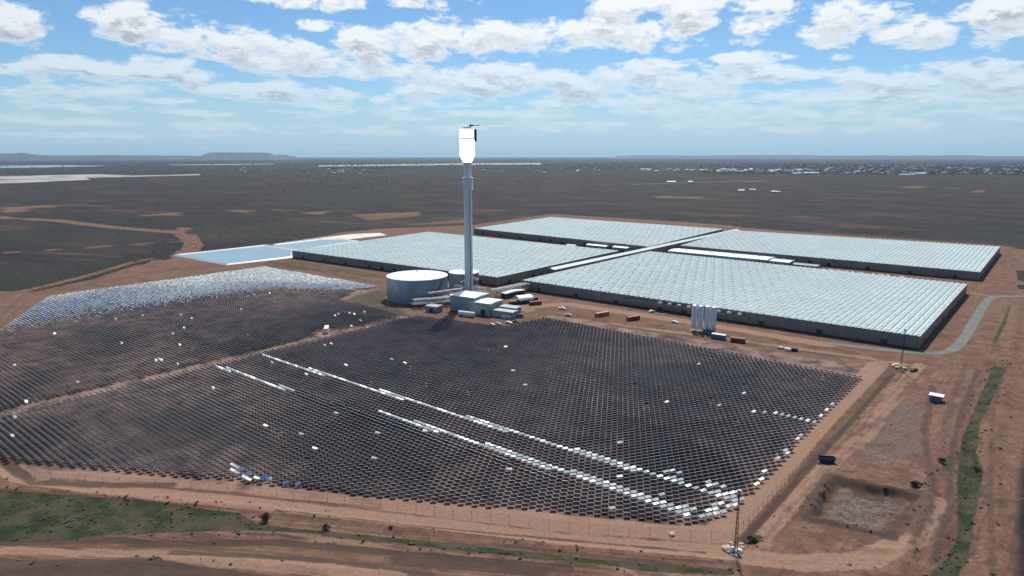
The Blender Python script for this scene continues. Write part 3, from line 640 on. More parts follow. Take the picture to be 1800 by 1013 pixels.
# corridor and packing houses between the blocks
def shed(label, cx, cy, sx, sy, h, rz=0.0, wall=None, roof=None, cat='building', pitch=.9, name='packing_shed', doors=3, group=None, vents=0):
    o = thing(name, label, cat, (cx, cy, 0), rz, group)
    w = MB(); w.box((0, 0, h / 2), (sx, sy, h)); 
    n = max(2, int(sx / 3))
    for i in range(n + 1):
        for s in (-1, 1): w.box((-sx / 2 + i * sx / n, s * (sy / 2 + .04), h / 2), (.12, .12, h - .1))
    wobj = w.build('wall', wall or M_clad, o)
    r = MB(); e = .5; X, Y_ = sx / 2 + e, sy / 2 + e
    r.add([(-X, -Y_, h), (X, -Y_, h), (X, 0, h + pitch), (-X, 0, h + pitch), (X, Y_, h), (-X, Y_, h), (-X, -Y_, h - .2), (X, -Y_, h - .2), (X, Y_, h - .2), (-X, Y_, h - .2)],
          [(0, 1, 2, 3), (3, 2, 4, 5), (6, 7, 1, 0), (8, 9, 5, 4), (7, 8, 4, 2, 1), (9, 6, 0, 3, 5), (9, 8, 7, 6)])
    for i in range(int(sx / 2.5)):
        x = -X + .6 + i * 2.5
        r.box((x, -Y_ / 2, h + pitch / 2 + .06), (.1, .001, .001))
    robj = r.build('roof', roof or M_whiteroof, o)
    for i in range(doors):
        x = -sx / 2 + (i + .5) * sx / doors
        MB().box((x, -sy / 2 - .08, min(3.6, h * .6) / 2), (min(3.4, sx / doors * .5), .16, min(3.6, h * .6))).build('roller_door', M_dark, wobj)
    for i in range(vents):
        x = -sx / 2 + (i + .5) * sx / vents
        MB().box((x, sy * .2, h + pitch), (1.8, 1.8, 1.6)).build('roof_unit', M_steel, robj)
    return o
# central covered corridor (white strip)
cor = thing('covered_corridor', 'long narrow white-roofed corridor running between the greenhouse blocks', 'corridor', (-352, 690, 0))
M_corroof = mat('corridor_roof_sheet', (0.44, 0.53, 0.54), 0.5, 0, .05)
MB().box((0, 0, 3.6), (9, 425, 7.2)).build('wall', M_ghwall, cor)
r = MB(); 
r.add([(-4.8, -213, 7.2), (0, -213, 8.6), (4.8, -213, 7.2), (-4.8, 213, 7.2), (0, 213, 8.6), (4.8, 213, 7.2)], [(0, 1, 4, 3), (1, 2, 5, 4), (0, 2, 1), (3, 4, 5), (0, 3, 5, 2)])
r.build('roof', M_corroof, cor)
shed('long white-roofed packing house between the two right greenhouse blocks', -276, 668, 104, 24, 7.0, math.radians(1.0), vents=4, doors=7)
shed('small flat white shed at the right end of the long packing house', -212, 665, 18, 17, 6.6, vents=1, doors=2)
shed('low white canopy in front of the long packing house', -256, 644, 38, 8, 4.4, name='loading_canopy', doors=4)
shed('grey service building beyond the small white shed', -190, 668, 22, 12, 4.6, wall=M_steel, roof=M_bluegrey, doors=3)
shed('white-roofed boiler house left of the corridor', -385, 656, 18, 10, 6.0, doors=2, name='boiler_house')
shed('second boiler house with white roof between the left and farthest blocks', -420, 662, 26, 9, 4.6, doors=3, name='boiler_house')
shed('little grey pump house beside the boiler houses', -448, 650, 12, 7, 3.6, doors=1, name='pump_house', roof=M_clad)

# power block ------------------------------------------------------------
HR = math.radians(9)
def rel(x, y, dx, dy): return x + dx * math.cos(HR) - dy * math.sin(HR), y + dx * math.sin(HR) + dy * math.cos(HR)
o = shed('tall blue-grey turbine hall with white roof at the tower foot', *rel(-327.2, 326.6, 10, 9.5), 20, 18, 11.0, HR, name='turbine_hall', doors=0, pitch=.5)
o = shed('lower white-roofed hall joined in front of the turbine hall', *rel(-293.9, 332.0, -8.2, 7.0), 16.5, 16, 8.6, HR, name='turbine_hall', doors=0, pitch=.5, wall=M_cladgreen)
MB().box((2.5, -8.15, 2.0), (3.6, .3, 4.0)).build('roller_door', M_dark, o)
shed('low pale green plant room at the right end of the halls', *rel(-276.8, 334.5, -8.4, 3.5), 16, 7, 4.6, HR, name='plant_room', doors=0, pitch=.2, wall=M_cladgreen, roof=M_cladgreen)
shed('grey annex behind the low plant room', *rel(-276.8, 334.5, -9, 11.6), 13, 7, 5.6, HR, name='plant_room', doors=1, pitch=.2, wall=M_cladgreen, roof=M_clad)
def hcyl(label, cx, cy, L_, r_, rz, material, name='gas_tank'):
    o = thing(name, label, 'tank', (cx, cy, 0), rz); mb = MB()
    prof = [(-L_ / 2, .1), (-L_ / 2 + .15, r_ * .6), (-L_ / 2 + .6, r_), (L_ / 2 - .6, r_), (L_ / 2 - .15, r_ * .6), (L_ / 2, .1)]
    for (x0, r0), (x1, r1) in zip(prof[:-1], prof[1:]): mb.tube((x0, 0, r_ + .7), (x1, 0, r_ + .7), r0, r1, 20, caps=False)
    mb.build('vessel', material, o, smooth=True)
    for s in (-1, 1): MB().box((s * L_ * .32, 0, .6), (.4, r_ * 1.7, 1.2)).build('saddle', M_conc, o)
    return o
hcyl('long white horizontal tank lying before the turbine hall', -305.5, 320.5, 13, 1.5, math.radians(14), M_white)
def pipe_rack(label, x0, y0, x1, y1, h, n, w, seed):
    rg = random.Random(seed); L_ = math.hypot(x1 - x0, y1 - y0); a = math.atan2(y1 - y0, x1 - x0)
    o = thing('pipe_rack', label, 'pipe rack', (x0, y0, 0), a)
    fr_ = MB(); k_ = int(L_ / 5) + 1
    for i in range(k_ + 1):
        x = i * L_ / k_
        for s in (-1, 1): fr_.box((x, s * w / 2, h / 2 + .5), (.3, .3, h + 1))
        for z in (h * .5, h): fr_.box((x, 0, z), (.3, w, .3))
    for z in (h * .5, h):
        for s in (-1, 1): fr_.box((L_ / 2, s * w / 2, z + .3), (L_, .25, .25))
    fr_.build('frame', M_steel, o)
    for i in range(n):
        y = -w / 2 + (i + .7) * w / (n + .4); z = h + .7 if i % 2 else h * .5 + .6; r_ = rg.uniform(.18, .40)
        p = MB(); p.tube((-rg.uniform(0, 3), y, z), (L_ + rg.uniform(0, 3), y, z), r_, n=10); p.tube((L_ * rg.uniform(.2, .8), y, .2), (L_ * .5, y, z), r_ * .8, n=8); p.build('pipe', M_pipe, o, smooth=True)
    return o
pipe_rack('silver pipe rack between the big tank and the turbine hall', -352, 316, -336, 345, 5.5, 7, 8, 1)
pipe_rack('upper silver pipework running past the big tank to the tower foot', -350, 330, -343, 360, 8.5, 5, 6, 2)
pipe_rack('pipe rack with long white pipes right of the tower shaft', -332, 378, -328, 425, 5.5, 6, 7, 3)
pipe_rack('low pipe rack between the two tanks', -366, 372, -340, 378, 6, 5, 6, 4)
shed('grey plant skid tucked behind the pipe rack', -334, 318, 9, 7, 4.2, math.radians(10), name='plant_skid', doors=1, pitch=.2, wall=M_clad, roof=M_clad)
shed('low workshop with white roof right of the tower shaft', -324, 392, 5, 20, 4.0, math.radians(-6), name='workshop', doors=1, wall=M_darksteel)
shed('small shed nearest the left greenhouse corner', -318, 428, 8, 12, 3.8, 0, name='workshop', doors=1, wall=M_bluegrey)
for i, (x, y, h) in enumerate([(-362, 378, 9), (-357, 384, 11), (-366, 386, 8)]):
    o = thing('air_cooler', ['dark steel cooler frame nearest the big tank', 'tallest dark cooler frame between the two tanks', 'dark cooler frame beside the smaller tank'][i], 'cooler', (x, y, 0)); fr_ = MB()
    for dx in (-2.5, 2.5):
        for dy in (-2.5, 2.5): fr_.box((dx, dy, h / 2), (.3, .3, h))
    fr_.box((0, 0, h * .5), (5.4, 5.4, .25)); fr_.build('frame', M_darksteel, o)
    MB().box((0, 0, h - .8), (5.2, 5.2, 1.6)).build('cooler_box', M_steel, o); c = MB(); c.tube((0, 0, h), (0, 0, h + .9), 2.0, n=16); c.build('fan_ring', M_darksteel, o)
x0, y0 = G(905, 548)
for i in range(6):
    x, y = G(880 + i * 7, 556 + (i % 3) * 3 - (4 if i > 3 else 0)); o = thing('generator_set', ['pale generator box at the foot of the halls', 'second generator box from the halls', 'grey generator box with dark grille', 'small transformer box by the yard edge', 'outer transformer box behind the generators', 'last grey box at the yard corner'][i], 'generator', (x, y, 0), .3 + .1 * i)
    b_ = MB(); b_.box((0, 0, 1.3), (3.6, 2.2, 2.2)); b_.box((0, 0, .15), (4, 2.5, .3)); b_.build('housing', [M_cladgreen, M_white, M_clad, M_steel, M_darksteel, M_bluegrey][i], o); e_ = MB(); e_.tube((1, 0, 2.3), (1, 0, 3.2), .16, n=8); e_.box((-.6, 0, 2.5), (1.6, 1.4, .3)); e_.build('exhaust', M_darksteel, o)

# fabric hangar
o = thing('fabric_shelter', 'white arched fabric shelter over dark containers in the yard', 'shelter', (*G(920, 532), 0), math.radians(-22))
c = MB(); n = 14; vs = []
for y in (-6, 6):
    for k_ in range(n + 1): a = math.pi * k_ / n; vs.append((5.2 * math.cos(a), y, 2.6 + 3.0 * math.sin(a)))
for y in (-6, 6):
    for k_ in range(n + 1): a = math.pi * k_ / n; vs.append((5.05 * math.cos(a), y, 2.6 + 2.85 * math.sin(a)))
q = n + 1; c.add(vs, [(k_, k_ + 1, q + k_ + 1, q + k_) for k_ in range(n)] + [(2 * q + k_, 3 * q + k_, 3 * q + k_ + 1, 2 * q + k_ + 1) for k_ in range(n)] + [(k_, 2 * q + k_, 2 * q + k_ + 1, k_ + 1) for k_ in range(n)] + [(q + k_, q + k_ + 1, 3 * q + k_ + 1, 3 * q + k_) for k_ in range(n)])
c.build('canopy', M_white, o, smooth=True)

def container(label, px, py, rz, material, L_=12.2, w=2.44, h=2.6, group=None, dz=0.0, xy=None, name='shipping_container'):
    x, y = xy or G(px, py); o = thing(name, label, 'container', (x, y, dz + zh(x, y)), rz, group)
    b_ = MB(); b_.box((0, 0, h / 2 + .1), (L_, w, h)); n = int(L_ / .6)
    for i in range(n):
        for s in (-1, 1): b_.box((-L_ / 2 + .4 + i * (L_ - .8) / (n - 1), s * (w / 2 + .03), h / 2 + .1), (.25, .1, h - .4))
    for sx in (-1, 1):
        for sy in (-1, 1): b_.box((sx * (L_ / 2 - .05), sy * (w / 2 - .02), h / 2 + .1), (.2, .2, h + .06))
    b_.build('body', material, o)
    for s in (-1, 1): MB().box((L_ / 2 + .04, s * .6, h / 2 + .1), (.08, 1.15, h - .3)).build('door', material, o)
    return o
A_ = 0.0; YB = math.pi / 2
container('dark red shipping container right of the white arched shelter', 941, 536, math.radians(62), M_rust, 9)
container('dark container under the left side of the white arched shelter', 0, 0, math.radians(68), M_darksteel, 12, xy=(G(909, 535)), name='shipping_container')
container('dark container under the right side of the white arched shelter', 0, 0, math.radians(68), M_darksteel, 12, xy=(G(932, 530)))
container('tan orange container standing alone in the yard', 1058, 556, math.radians(72), M_orange, 10.5)
container('brick red container right of the tan orange one', 1113, 563, math.radians(72), M_rust, 9.5)
container('red container nearest the mirror field, right of the grey cabin', 1297, 602, math.radians(10), M_rust, 8)
container('blue-grey site cabin with white roof below the silos', 1263, 596, math.radians(6), M_bluegrey, 8, name='site_cabin')
x, y = G(1263, 596); r = MB().box((0, 0, 2.85), (8.4, 2.9, .25)); 
cab = [o_ for o_ in COL.objects if o_.name.startswith('site_cabin')][0]; r.build('roof', M_whiteroof, cab)
container('long pale van body parked at the junction of the field track', 574, 584, math.radians(-40), M_white, 8.5, 2.5, 3.2, name='box_trailer')
container('small white crate beside the yard track', 1385, 617, math.radians(8), M_white, 3.2, 1.6, 1.4, name='storage_crate')
container('little white crate left of its twin beside the yard track', 1372, 614, math.radians(8), M_cream, 2.4, 1.6, 1.3, name='storage_crate')
container('dark equipment box beside the yard track', 1396, 617.5, math.radians(14), M_darksteel, 3.2, 1.8, 1.8, name='storage_crate')

# silos
for i, (px, lab) in enumerate([(1219, 'leftmost of the four tall white silos'), (1230, 'second white silo from the left'), (1242, 'third white silo from the left'), (1253, 'rightmost of the four tall white silos')]):
    x, y = G(px, 581 + i * 1.2); o = thing('silo', lab + ', before the greenhouse wall', 'silo', (x, y, 0), 0, 'white silos')
    s = MB(); s.lathe([(.5, 2.0), (1.7, 3.6), (1.7, 15.2), (1.5, 15.9), (.5, 16.3)], n=24); s.build('body', M_white, o, smooth=True)
    for k_ in range(4):
        a = k_ * math.pi / 2 + .78; s = MB(); s.box((1.45 * math.cos(a), 1.45 * math.sin(a), 1.9), (.22, .22, 3.8)); s.build('leg', M_steel, o)
    s = MB(); s.box((1.5, -1.5, 8.2), (.35, .35, 16.4), .78); s.build('feed_pipe', M_white, o)
    s = MB(); s.box((0, 0, .12), (4.2, 4.2, .24)); s.build('footing', M_conc, o)
o = thing('control_cabinet', 'dark blue control cabinet under the two right silos', 'cabinet', (*G(1246, 588), 0)); b_ = MB(); b_.box((0, 0, 1.6), (7, 2.2, 2.8)); b_.box((0, 0, 3.1), (7.3, 2.5, .2)); b_.build('housing', M_bluegrey, o); MB().box((2, -1.15, 1.3), (1, .1, 2.1)).build('door', M_dark, o)

# hut, navy bin, masts ---------------------------------------------------
x, y = G(1645, 706); z = zh(x, y)
o = thing('site_hut', 'small open hut with white flat roof on the bare earth', 'hut', (x, y, z), 0)
b_ = MB()
for sx in (-1, 1):
    for sy in (-1, 1): b_.box((sx * 2.3, sy * 1.7, 1.4), (.15, .15, 2.9))
b_.build('post', M_darksteel, o); MB().box((0, 0, 2.98), (5.6, 4.4, .18)).build('roof', M_white, o); MB().box((-.2, .4, 1.1), (4.0, 2.6, 2.2)).build('cabin', M_bluegrey, o)
x, y = G(1452, 812); z = zh(x, y)
o = thing('waste_skip', 'navy blue open waste skip standing by the fence track', 'skip', (x, y, z), math.radians(30))
b_ = MB(); L1, L2, w, h = 2.2, 3.1, 1.15, 1.9
b_.add([(-L1, -w, .15), (L1, -w, .15), (L1, w, .15), (-L1, w, .15), (-L2, -w, h), (L2, -w, h), (L2, w, h), (-L2, w, h), (-L2 + .15, -w + .12, h), (L2 - .15, -w + .12, h), (L2 - .15, w - .12, h), (-L2 + .15, w - .12, h), (-L1 + .1, -w + .12, .35), (L1 - .1, -w + .12, .35), (L1 - .1, w - .12, .35), (-L1 + .1, w - .12, .35)],
       [(3, 2, 1, 0), (0, 1, 5, 4), (1, 2, 6, 5), (2, 3, 7, 6), (3, 0, 4, 7), (4, 5, 9, 8), (5, 6, 10, 9), (6, 7, 11, 10), (7, 4, 8, 11), (8, 9, 13, 12), (9, 10, 14, 13), (10, 11, 15, 14), (11, 8, 12, 15), (12, 13, 14, 15)])
for i in range(-2, 3): b_.box((i * .9, -w - .04, 1.0), (.12, .1, 1.6)); b_.box((i * .9, w + .04, 1.0), (.12, .1, 1.6))
b_.build('body', M_blue, o)
def mast(label, px, py, h):
    x, y = G(px, py); z = zh(x, y); o = thing('lattice_mast', label, 'mast', (x, y, z)); b_ = MB(); wb = .55
    for k_ in range(3):
        a = k_ * 2.094; b_.tube((wb * math.cos(a), wb * math.sin(a), 0), (.3 * wb * math.cos(a), .3 * wb * math.sin(a), h), .09, .05, 5)
    n = int(h / 1.4)
    for i in range(n):
        s0, s1 = 1 - .7 * i / n, 1 - .7 * (i + 1) / n
        for k_ in range(3):
            a, b2 = k_ * 2.094, (k_ + 1) * 2.094
            b_.tube((wb * s0 * math.cos(a), wb * s0 * math.sin(a), i * h / n), (wb * s1 * math.cos(b2), wb * s1 * math.sin(b2), (i + 1) * h / n), .04, n=4)
    b_.build('lattice', M_darksteel, o); MB().box((0, 0, h), (.9, .5, .9)).build('camera_head', M_steel, o); MB().box((0, 0, .15), (1.8, 1.8, .4)).build('footing', M_conc, o)
    for i in range(2):
        MB().box((.9 - 1.8 * i, .6, 1.1), (.8, .6, 1.4)).build('cabinet', M_white, o)
    return o
mast('slim dark lattice mast among pale rocks at the near fence corner', 1292, 976, 18.5)
mast('slim lattice mast beside machines near the greenhouse corner', 1583, 652, 21)
def rock(label, px, py, s):
    x, y = G(px, py); bm = bmesh.new(); bmesh.ops.create_icosphere(bm, subdivisions=2, radius=1)
    for v in bm.verts: v.co *= random.uniform(.8, 1.15); v.co.z *= .55; v.co.x *= 1.3
    me_ = bpy.data.meshes.new('boulder'); bm.to_mesh(me_); bm.free(); me_.materials.append(M_rock); o = bpy.data.objects.new('boulder', me_); COL.objects.link(o)
    o.location = (x, y, zh(x, y) + s * .25); o.scale = (s, s, s); o.rotation_euler[2] = random.random() * 3; return tag(o, label, 'rock', 'pale boulders')
for a_ in [('largest pale boulder left of the near mast foot', 1279, 967, 1.5), ('pale boulder right of the largest, at the near mast foot', 1296, 970, 1.3), ('small white boulder above the pile at the near mast', 1303, 955, .6), ('small pale boulder right of the pile', 1305, 964, .6), ('small boulder left of the mast above the pile', 1286, 956, .6), ('broken pale slab lying outside the near fence', 1181, 940, .9)]: rock(*a_)

# vehicles ---------------------------------------------------------------
def car_proto(label, material, x, y, rz, ute=False):
    o = thing('parked_car' if not ute else 'utility_truck', label, 'car' if not ute else 'truck', (x, y, 0), rz)
    prof = [(-2.3, .45), (-2.3, .95), (-1.9, 1.05), (-1.5, 1.5), (.3, 1.55), (1.0, 1.08), (2.1, .95), (2.3, .7), (2.3, .45)] if not ute else [(-2.6, .5), (-2.6, 1.1), (-.5, 1.1), (-.4, 1.75), (.7, 1.75), (1.3, 1.2), (2.4, 1.05), (2.6, .8), (2.6, .5)]
    b_ = MB(); n = len(prof); vs = [(x_, -.9, z_) for x_, z_ in prof] + [(x_, .9, z_) for x_, z_ in prof]
    b_.add(vs, [tuple(range(n)), tuple(range(2 * n - 1, n - 1, -1))] + [(i, n + i, n + (i + 1) % n, (i + 1) % n) for i in range(n)]); b_.build('body', material, o)
    g_ = MB(); 
    for s in (-1, 1): g_.box((-.5 if not ute else .15, s * .91, 1.28 if not ute else 1.5), (1.7 if not ute else .9, .03, .36))
    g_.build('side_window', M_winglass, o)
    for sx in (-1.4, 1.4):
        for s in (-1, 1): w = MB(); w.tube((sx, s * .75, .36), (sx, s * .95, .36), .36, n=12); wo_ = w.build('wheel', M_tyre, o); w = MB(); w.tube((sx, s * .94, .36), (sx, s * .965, .36), .2, n=10); w.build('rim', M_steel, wo_)
    return o
for (px, py, rz, mt, lb, ut) in [(988, 544, .3, M_white, 'white ute parked in the yard beyond the mirror field', True), (999, 556, .1, M_clad, 'grey ute at the dip of the field fence', True), (1146, 549, 1.2, M_white, 'small white car before the greenhouse wall', False),
                                 (1186, 568, .2, M_white, 'white car between the red container and the silos', False), (1583, 649, .3, M_yellow, 'yellow loader parked at the foot of the second mast', True), (1606, 652, 1.2, M_darksteel, 'dark vehicle right of the second mast', False), (1577, 645, .5, M_cream, 'cream car just left of the second mast', False),
                                 (894, 569, .3, M_white, 'white car beside the plant room below the halls', False), (875, 571, .2, M_clad, 'grey car on the track below the halls', False), (866, 573, .1, M_cream, 'cream car leftmost on the track below the halls', False), (905, 567, .5, M_darksteel, 'dark ute at the track bend below the halls', True)]:
    x, y = G(px, py); o = car_proto(lb, mt, x, y, rz, ut)
mts = [M_white, M_darksteel, M_steel, M_white, M_rust, M_white, M_blue]
for i in range(26):
    px = 1461 + i * 5.3 + random.uniform(-1, 1); py = 476.5 + (px - 1461) * 0.098
    if random.random() < .15: continue
    x, y = G(px, py); x += 0; car_proto('parked car in the row before the back right greenhouse', mts[i % 7], x, y, 1.57 + random.uniform(-.06, .06))['group'] = 'cars parked between the right greenhouse blocks'

# ponds --------------------------------------------------------------------
M_pond = mat('pond_water', (0.15, 0.27, 0.34), 0.2, 0, 0.08, 0.01)
def pond(name, pts, rim, label):
    c = (sum(p[0] for p in pts) / len(pts), sum(p[1] for p in pts) / len(pts))
    inner = [lerp(p, c, rim / math.hypot(p[0] - c[0], p[1] - c[1])) for p in pts]
    o = thing(name, label, 'pond', (c[0], c[1], 0)); L = lambda p: (p[0] - c[0], p[1] - c[1]); n = len(pts); b_ = MB()
    out2 = [lerp(p, c, -3 / math.hypot(p[0] - c[0], p[1] - c[1])) for p in pts]
    vs = [(*L(p), 0.02) for p in out2] + [(*L(p), 1.5) for p in pts] + [(*L(p), .35) for p in inner]
    b_.add(vs, [(i, (i + 1) % n, n + (i + 1) % n, n + i) for i in range(n)] + [(n + i, n + (i + 1) % n, 2 * n + (i + 1) % n, 2 * n + i) for i in range(n)]); b_.build('liner', M_liner, o)
    w = MB(); w.add([(*L(p), .7) for p in [lerp(p, c, rim * .7 / math.hypot(p[0] - c[0], p[1] - c[1])) for p in pts]], [tuple(range(n))]); w.build('pond_water', M_pond, o)
    return o
pond('lined_pond', GP([(310, 448), (400, 464), (513, 451), (518, 439), (466, 431)], 1.0), 5, 'larger blue lined pond with white rim left of the greenhouse')
pond('lined_pond', GP([(482, 430), (522, 438), (575, 432), (630, 424), (600, 420), (560, 421)], 1.0), 5, 'smaller blue pond behind the larger one')
o = MB(); P_ = GP([(480, 429), (545, 421), (620, 412), (668, 410), (680, 414), (600, 423), (560, 420)]); o.add([(x, y, .4) for x, y in P_], [tuple(range(len(P_)))]); o.prism(P_, 0.0, .38)
tag(o.build('pale_pad', mat('pale_sand', (0.62, 0.56, 0.48), .9, 0, .1, .05)), kind='structure')

# ------------------------------------------------------------------ heliostats
EAST = [(-330.5, 27), (-204, 101), (-150, 129), (-105, 156), (-74, 173), (-68.5, 187), (-69.5, 370), (-156, 371), (-211, 364), (-261, 354), (-266, 314), (-330.5, 298)]
WEST = [(-339.5, 18), (-339.5, 292), (-390, 299), (-417, 300), (-436, 330), (-430, 350), (-596, 344), (-594, 164)]
PX, PY = 2.55, 2.16
xs_ = np.arange(-620, -60, PX / 2); rows = []
pts = []
j = 0
Y0 = 155.57 - 70 * PY
for j in range(0, 160):
    y = Y0 + j * PY; x = -99.42 + (j % 2) * PX / 2 + PX * np.arange(-230, 16); pts.append(np.stack([x, np.full(x.shape, y)], 1))
pts = np.concatenate(pts); X, Y = pts[:, 0], pts[:, 1]
keep = in_poly(X, Y, EAST) | in_poly(X, Y, WEST)
keep &= RNG.random(len(X)) > 0.004
trl = np.hypot(X - G(574, 584)[0], Y - G(574, 584)[1]) > 8
pts = pts[keep & trl]; X, Y = pts[:, 0], pts[:, 1]; N = len(pts)
RCV = np.array([TX, TY, 111.0]); C0 = np.stack([X, Y, np.full(N, 1.25)], 1)
T = RCV - C0; T /= np.linalg.norm(T, axis=1)[:, None]; S_ = np.array(SUN)
nrm = T + S_
nrm += 0.05 * np.stack([np.sin(X * .045 + 2 * np.sin(Y * .03)), np.sin(Y * .06 + X * .02), 0 * X], 1)
nrm += RNG.normal(0, 0.020, (N, 3)) * np.linalg.norm(nrm, axis=1)[:, None]
state = np.zeros(N, int)    # 1 = tipped to flash bright cloud at the camera
def near_px(px, py, r=1.3, k=1):
    x, y = G(px, py, 1.2); d = np.hypot(X - x, Y - y); i = np.argsort(d)[:k]; return i[d[i] < 6]
spots_px = [(449, 518), (476, 515), (423, 543), (589, 554), (597, 552), (617, 550), (626, 552), (642, 548), (634, 564), (625, 574), (643, 575), (582, 603), (570, 607), (204, 560), (248, 555), (317, 553), (338, 559), (322, 576), (307, 586), (215, 602), (94, 586), (319, 606), (282, 631), (277, 633), (288, 632), (313, 641), (28, 641), (137, 671), (47, 704), (33, 732), (28, 733), (374, 682), (469, 746), (594, 727), (541, 657), (476, 637), (515, 686), (509, 685), (692, 631), (607, 642), (17, 766), (529, 763), (557, 787), (662, 803), (667, 762), (1088, 776), (1096, 837), (1075, 893), (663, 804), (894, 824), (1160, 871), (1309, 690), (1267, 711), (886, 609), (900, 650), (925, 677), (1171, 707), (715, 638), (748, 756), (1230, 640), (1010, 790), (820, 770),
  (1367, 727), (1376, 729), (1386, 731), (1396, 733), (1405, 735), (1414, 737), (1421, 738), (1328, 722), (1340, 724)]
for a_, b_ in spots_px: state[near_px(a_, b_)] = 1
for a_, b_ in [(600, 335), (580, 360), (560, 380), (525, 412), (480, 460), (472, 470), (420, 520), (412, 526), (388, 550), (340, 602), (305, 637), (288, 655), (232, 713)]: state[near_px(1200 + a_ / 2.2367, 560 + b_ / 2.2367)] = 1
for a_, b_ in [(530, 445), (597, 432), (550, 478), (490, 495), (567, 517), (497, 530), (640, 543), (575, 555), (515, 567), (687, 492), (780, 400), (460, 577), (730, 440), (905, 265), (945, 228)]: state[near_px(1150 + a_ / 5.065, 800 + b_ / 5.065)] = 1
def band(p0, p1, w0, w1, prob, st=1):
    (x0, y0), (x1, y1) = G(*p0, 1.2), G(*p1, 1.2); k_ = np.clip((X - x0) / (x1 - x0), 0, 1); inb = (X > x0) & (X < x1)
    yy = y0 + (y1 - y0) * k_; w = w0 + (w1 - w0) * k_; sel = inb & (np.abs(Y - yy) < w) & (RNG.random(N) < prob); state[sel] = st
band((665, 722), (1215, 900), 1.3, 2.4, 1); band((457, 623), (1300, 880), 1.35, 1.7, 1)
band((380, 642), (508, 685), 1.3, 1.3, 1.0); band((520, 690), (1000, 850), 3.2, 1.5, .8, 2)
band((1150, 822), (1300, 866), 2.0, 4.5, .28, 1)
band((402, 818), (450, 842), 3.6, 2.6, .38, 1); band((425, 822), (560, 862), 2.2, 2.2, .40, 4)
# far west band: tilt added so the rows brighten with reflected sky
kst = np.where(X < -338, np.clip((-X - 405) / 185, 0, 1) + .75 * np.clip((Y - 285) / 60, 0, 1) * np.clip((-X - 385) / 60, 0, 1), 0)
kst = np.clip((kst + RNG.normal(0, .11, N) - .18) / .75, 0, 1); kst = kst * kst * (3 - 2 * kst) * (X < -400)
nrm += kst[:, None] * np.array([.17, -.14, 1.15]) + kst[:, None] * RNG.normal(0, .035, (N, 3))     # sheen put into the tilt: outer rows turned up to reflect white cloud
flat = np.array([0, 0, 1.0]) + RNG.normal(0, .035, (N, 3)); 
Dg = np.array([math.sin(math.radians(-33)) * math.cos(math.radians(41)), math.cos(math.radians(-33)) * math.cos(math.radians(41)), math.sin(math.radians(41))])
Vc = np.array([0, 0, CAMH]) - C0; Vc /= np.linalg.norm(Vc, axis=1)[:, None]
flat = Vc + Dg; flat /= np.linalg.norm(flat, axis=1)[:, None]; flat += RNG.normal(0, .022, (N, 3))   # glint put into the tilt: each sends bright near-sun cloud to the camera
nrm[state == 1] = flat[state == 1]
camdir = -C0[:, :2] / np.linalg.norm(C0[:, :2], axis=1)[:, None]
s2_ = state == 2; nrm[s2_] = np.stack([np.full(N, -.3), np.full(N, .85), np.full(N, .25)], 1)[s2_]
s3_ = state == 3; nrm[s3_] = (np.stack([camdir[:, 0] * .45, camdir[:, 1] * .45, np.full(N, .8)], 1) + RNG.normal(0, .12, (N, 3)))[s3_]
s4_ = state == 4; nrm[s4_] = (np.stack([camdir[:, 0] * .35, camdir[:, 1] * .35, np.full(N, .75)], 1) + RNG.normal(0, .05, (N, 3)))[s4_]
nrm /= np.linalg.norm(nrm, axis=1)[:, None]
up = np.array([0, 0, 1.0]); wv = np.cross(np.broadcast_to(up, nrm.shape), nrm)
isflat = (state == 1); wl = np.linalg.norm(wv, axis=1)
T2 = np.stack([-T[:, 1], T[:, 0], np.zeros(N)], 1)
wv[isflat | (wl < .05)] = T2[isflat | (wl < .05)]; wv -= nrm * np.sum(wv * nrm, 1)[:, None]; wv /= np.linalg.norm(wv, axis=1)[:, None]
hv = np.cross(nrm, wv)
MW, MH, TH = 1.92, 1.26, 0.11
depth = -(X * 0) + (-X * math.sin(YAW) + Y * math.cos(YAW)) * math.cos(PITCH) + CAMH * math.sin(PITCH)
lat = (X * math.cos(YAW) + Y * math.sin(YAW)) / depth * FPX
vis = np.abs(lat) < 900
order = np.argsort(np.where(vis, depth, 1e9)); ind = np.zeros(N, bool); ind[order[:300]] = True
# bulk field
idx = np.where(~ind)[0]; n_ = len(idx); c, w_, h_, n3_ = C0[idx], wv[idx] * MW / 2, hv[idx] * MH / 2, nrm[idx] * TH
vs = np.stack([c - w_ - h_, c + w_ - h_, c + w_ + h_, c - w_ + h_, c - w_ - h_ - n3_, c + w_ - h_ - n3_, c + w_ + h_ - n3_, c - w_ + h_ - n3_], 1)
pr_ = .07; g0 = c.copy(); g0[:, 2] = 0; cb = c - n3_
post = np.stack([g0 + np.array(d) for d in ((-pr_, -pr_, 0), (pr_, -pr_, 0), (pr_, pr_, 0), (-pr_, pr_, 0))] + [cb + np.array(d) for d in ((-pr_, -pr_, 0), (pr_, -pr_, 0), (pr_, pr_, 0), (-pr_, pr_, 0))], 1)
VV = np.concatenate([vs, post], 1).reshape(-1, 3)
q = np.array([(0, 1, 2, 3), (7, 6, 5, 4), (4, 5, 1, 0), (5, 6, 2, 1), (6, 7, 3, 2), (7, 4, 0, 3), (8, 9, 13, 12), (9, 10, 14, 13), (10, 11, 15, 14), (11, 8, 12, 15)])
Q = (np.arange(n_)[:, None, None] * 16 + q[None]).reshape(-1, 4); mi = np.tile([0, 1, 2, 2, 2, 2, 1, 1, 1, 1], n_)
o = np_mesh('heliostat_field', VV, Q, [M_mirror, M_mback, M_rim], mi); tag(o, kind='stuff'); o['label'] = 'thousands of small mirrors on posts covering the fenced field'; o['category'] = 'heliostats'
print('heliostats', N)
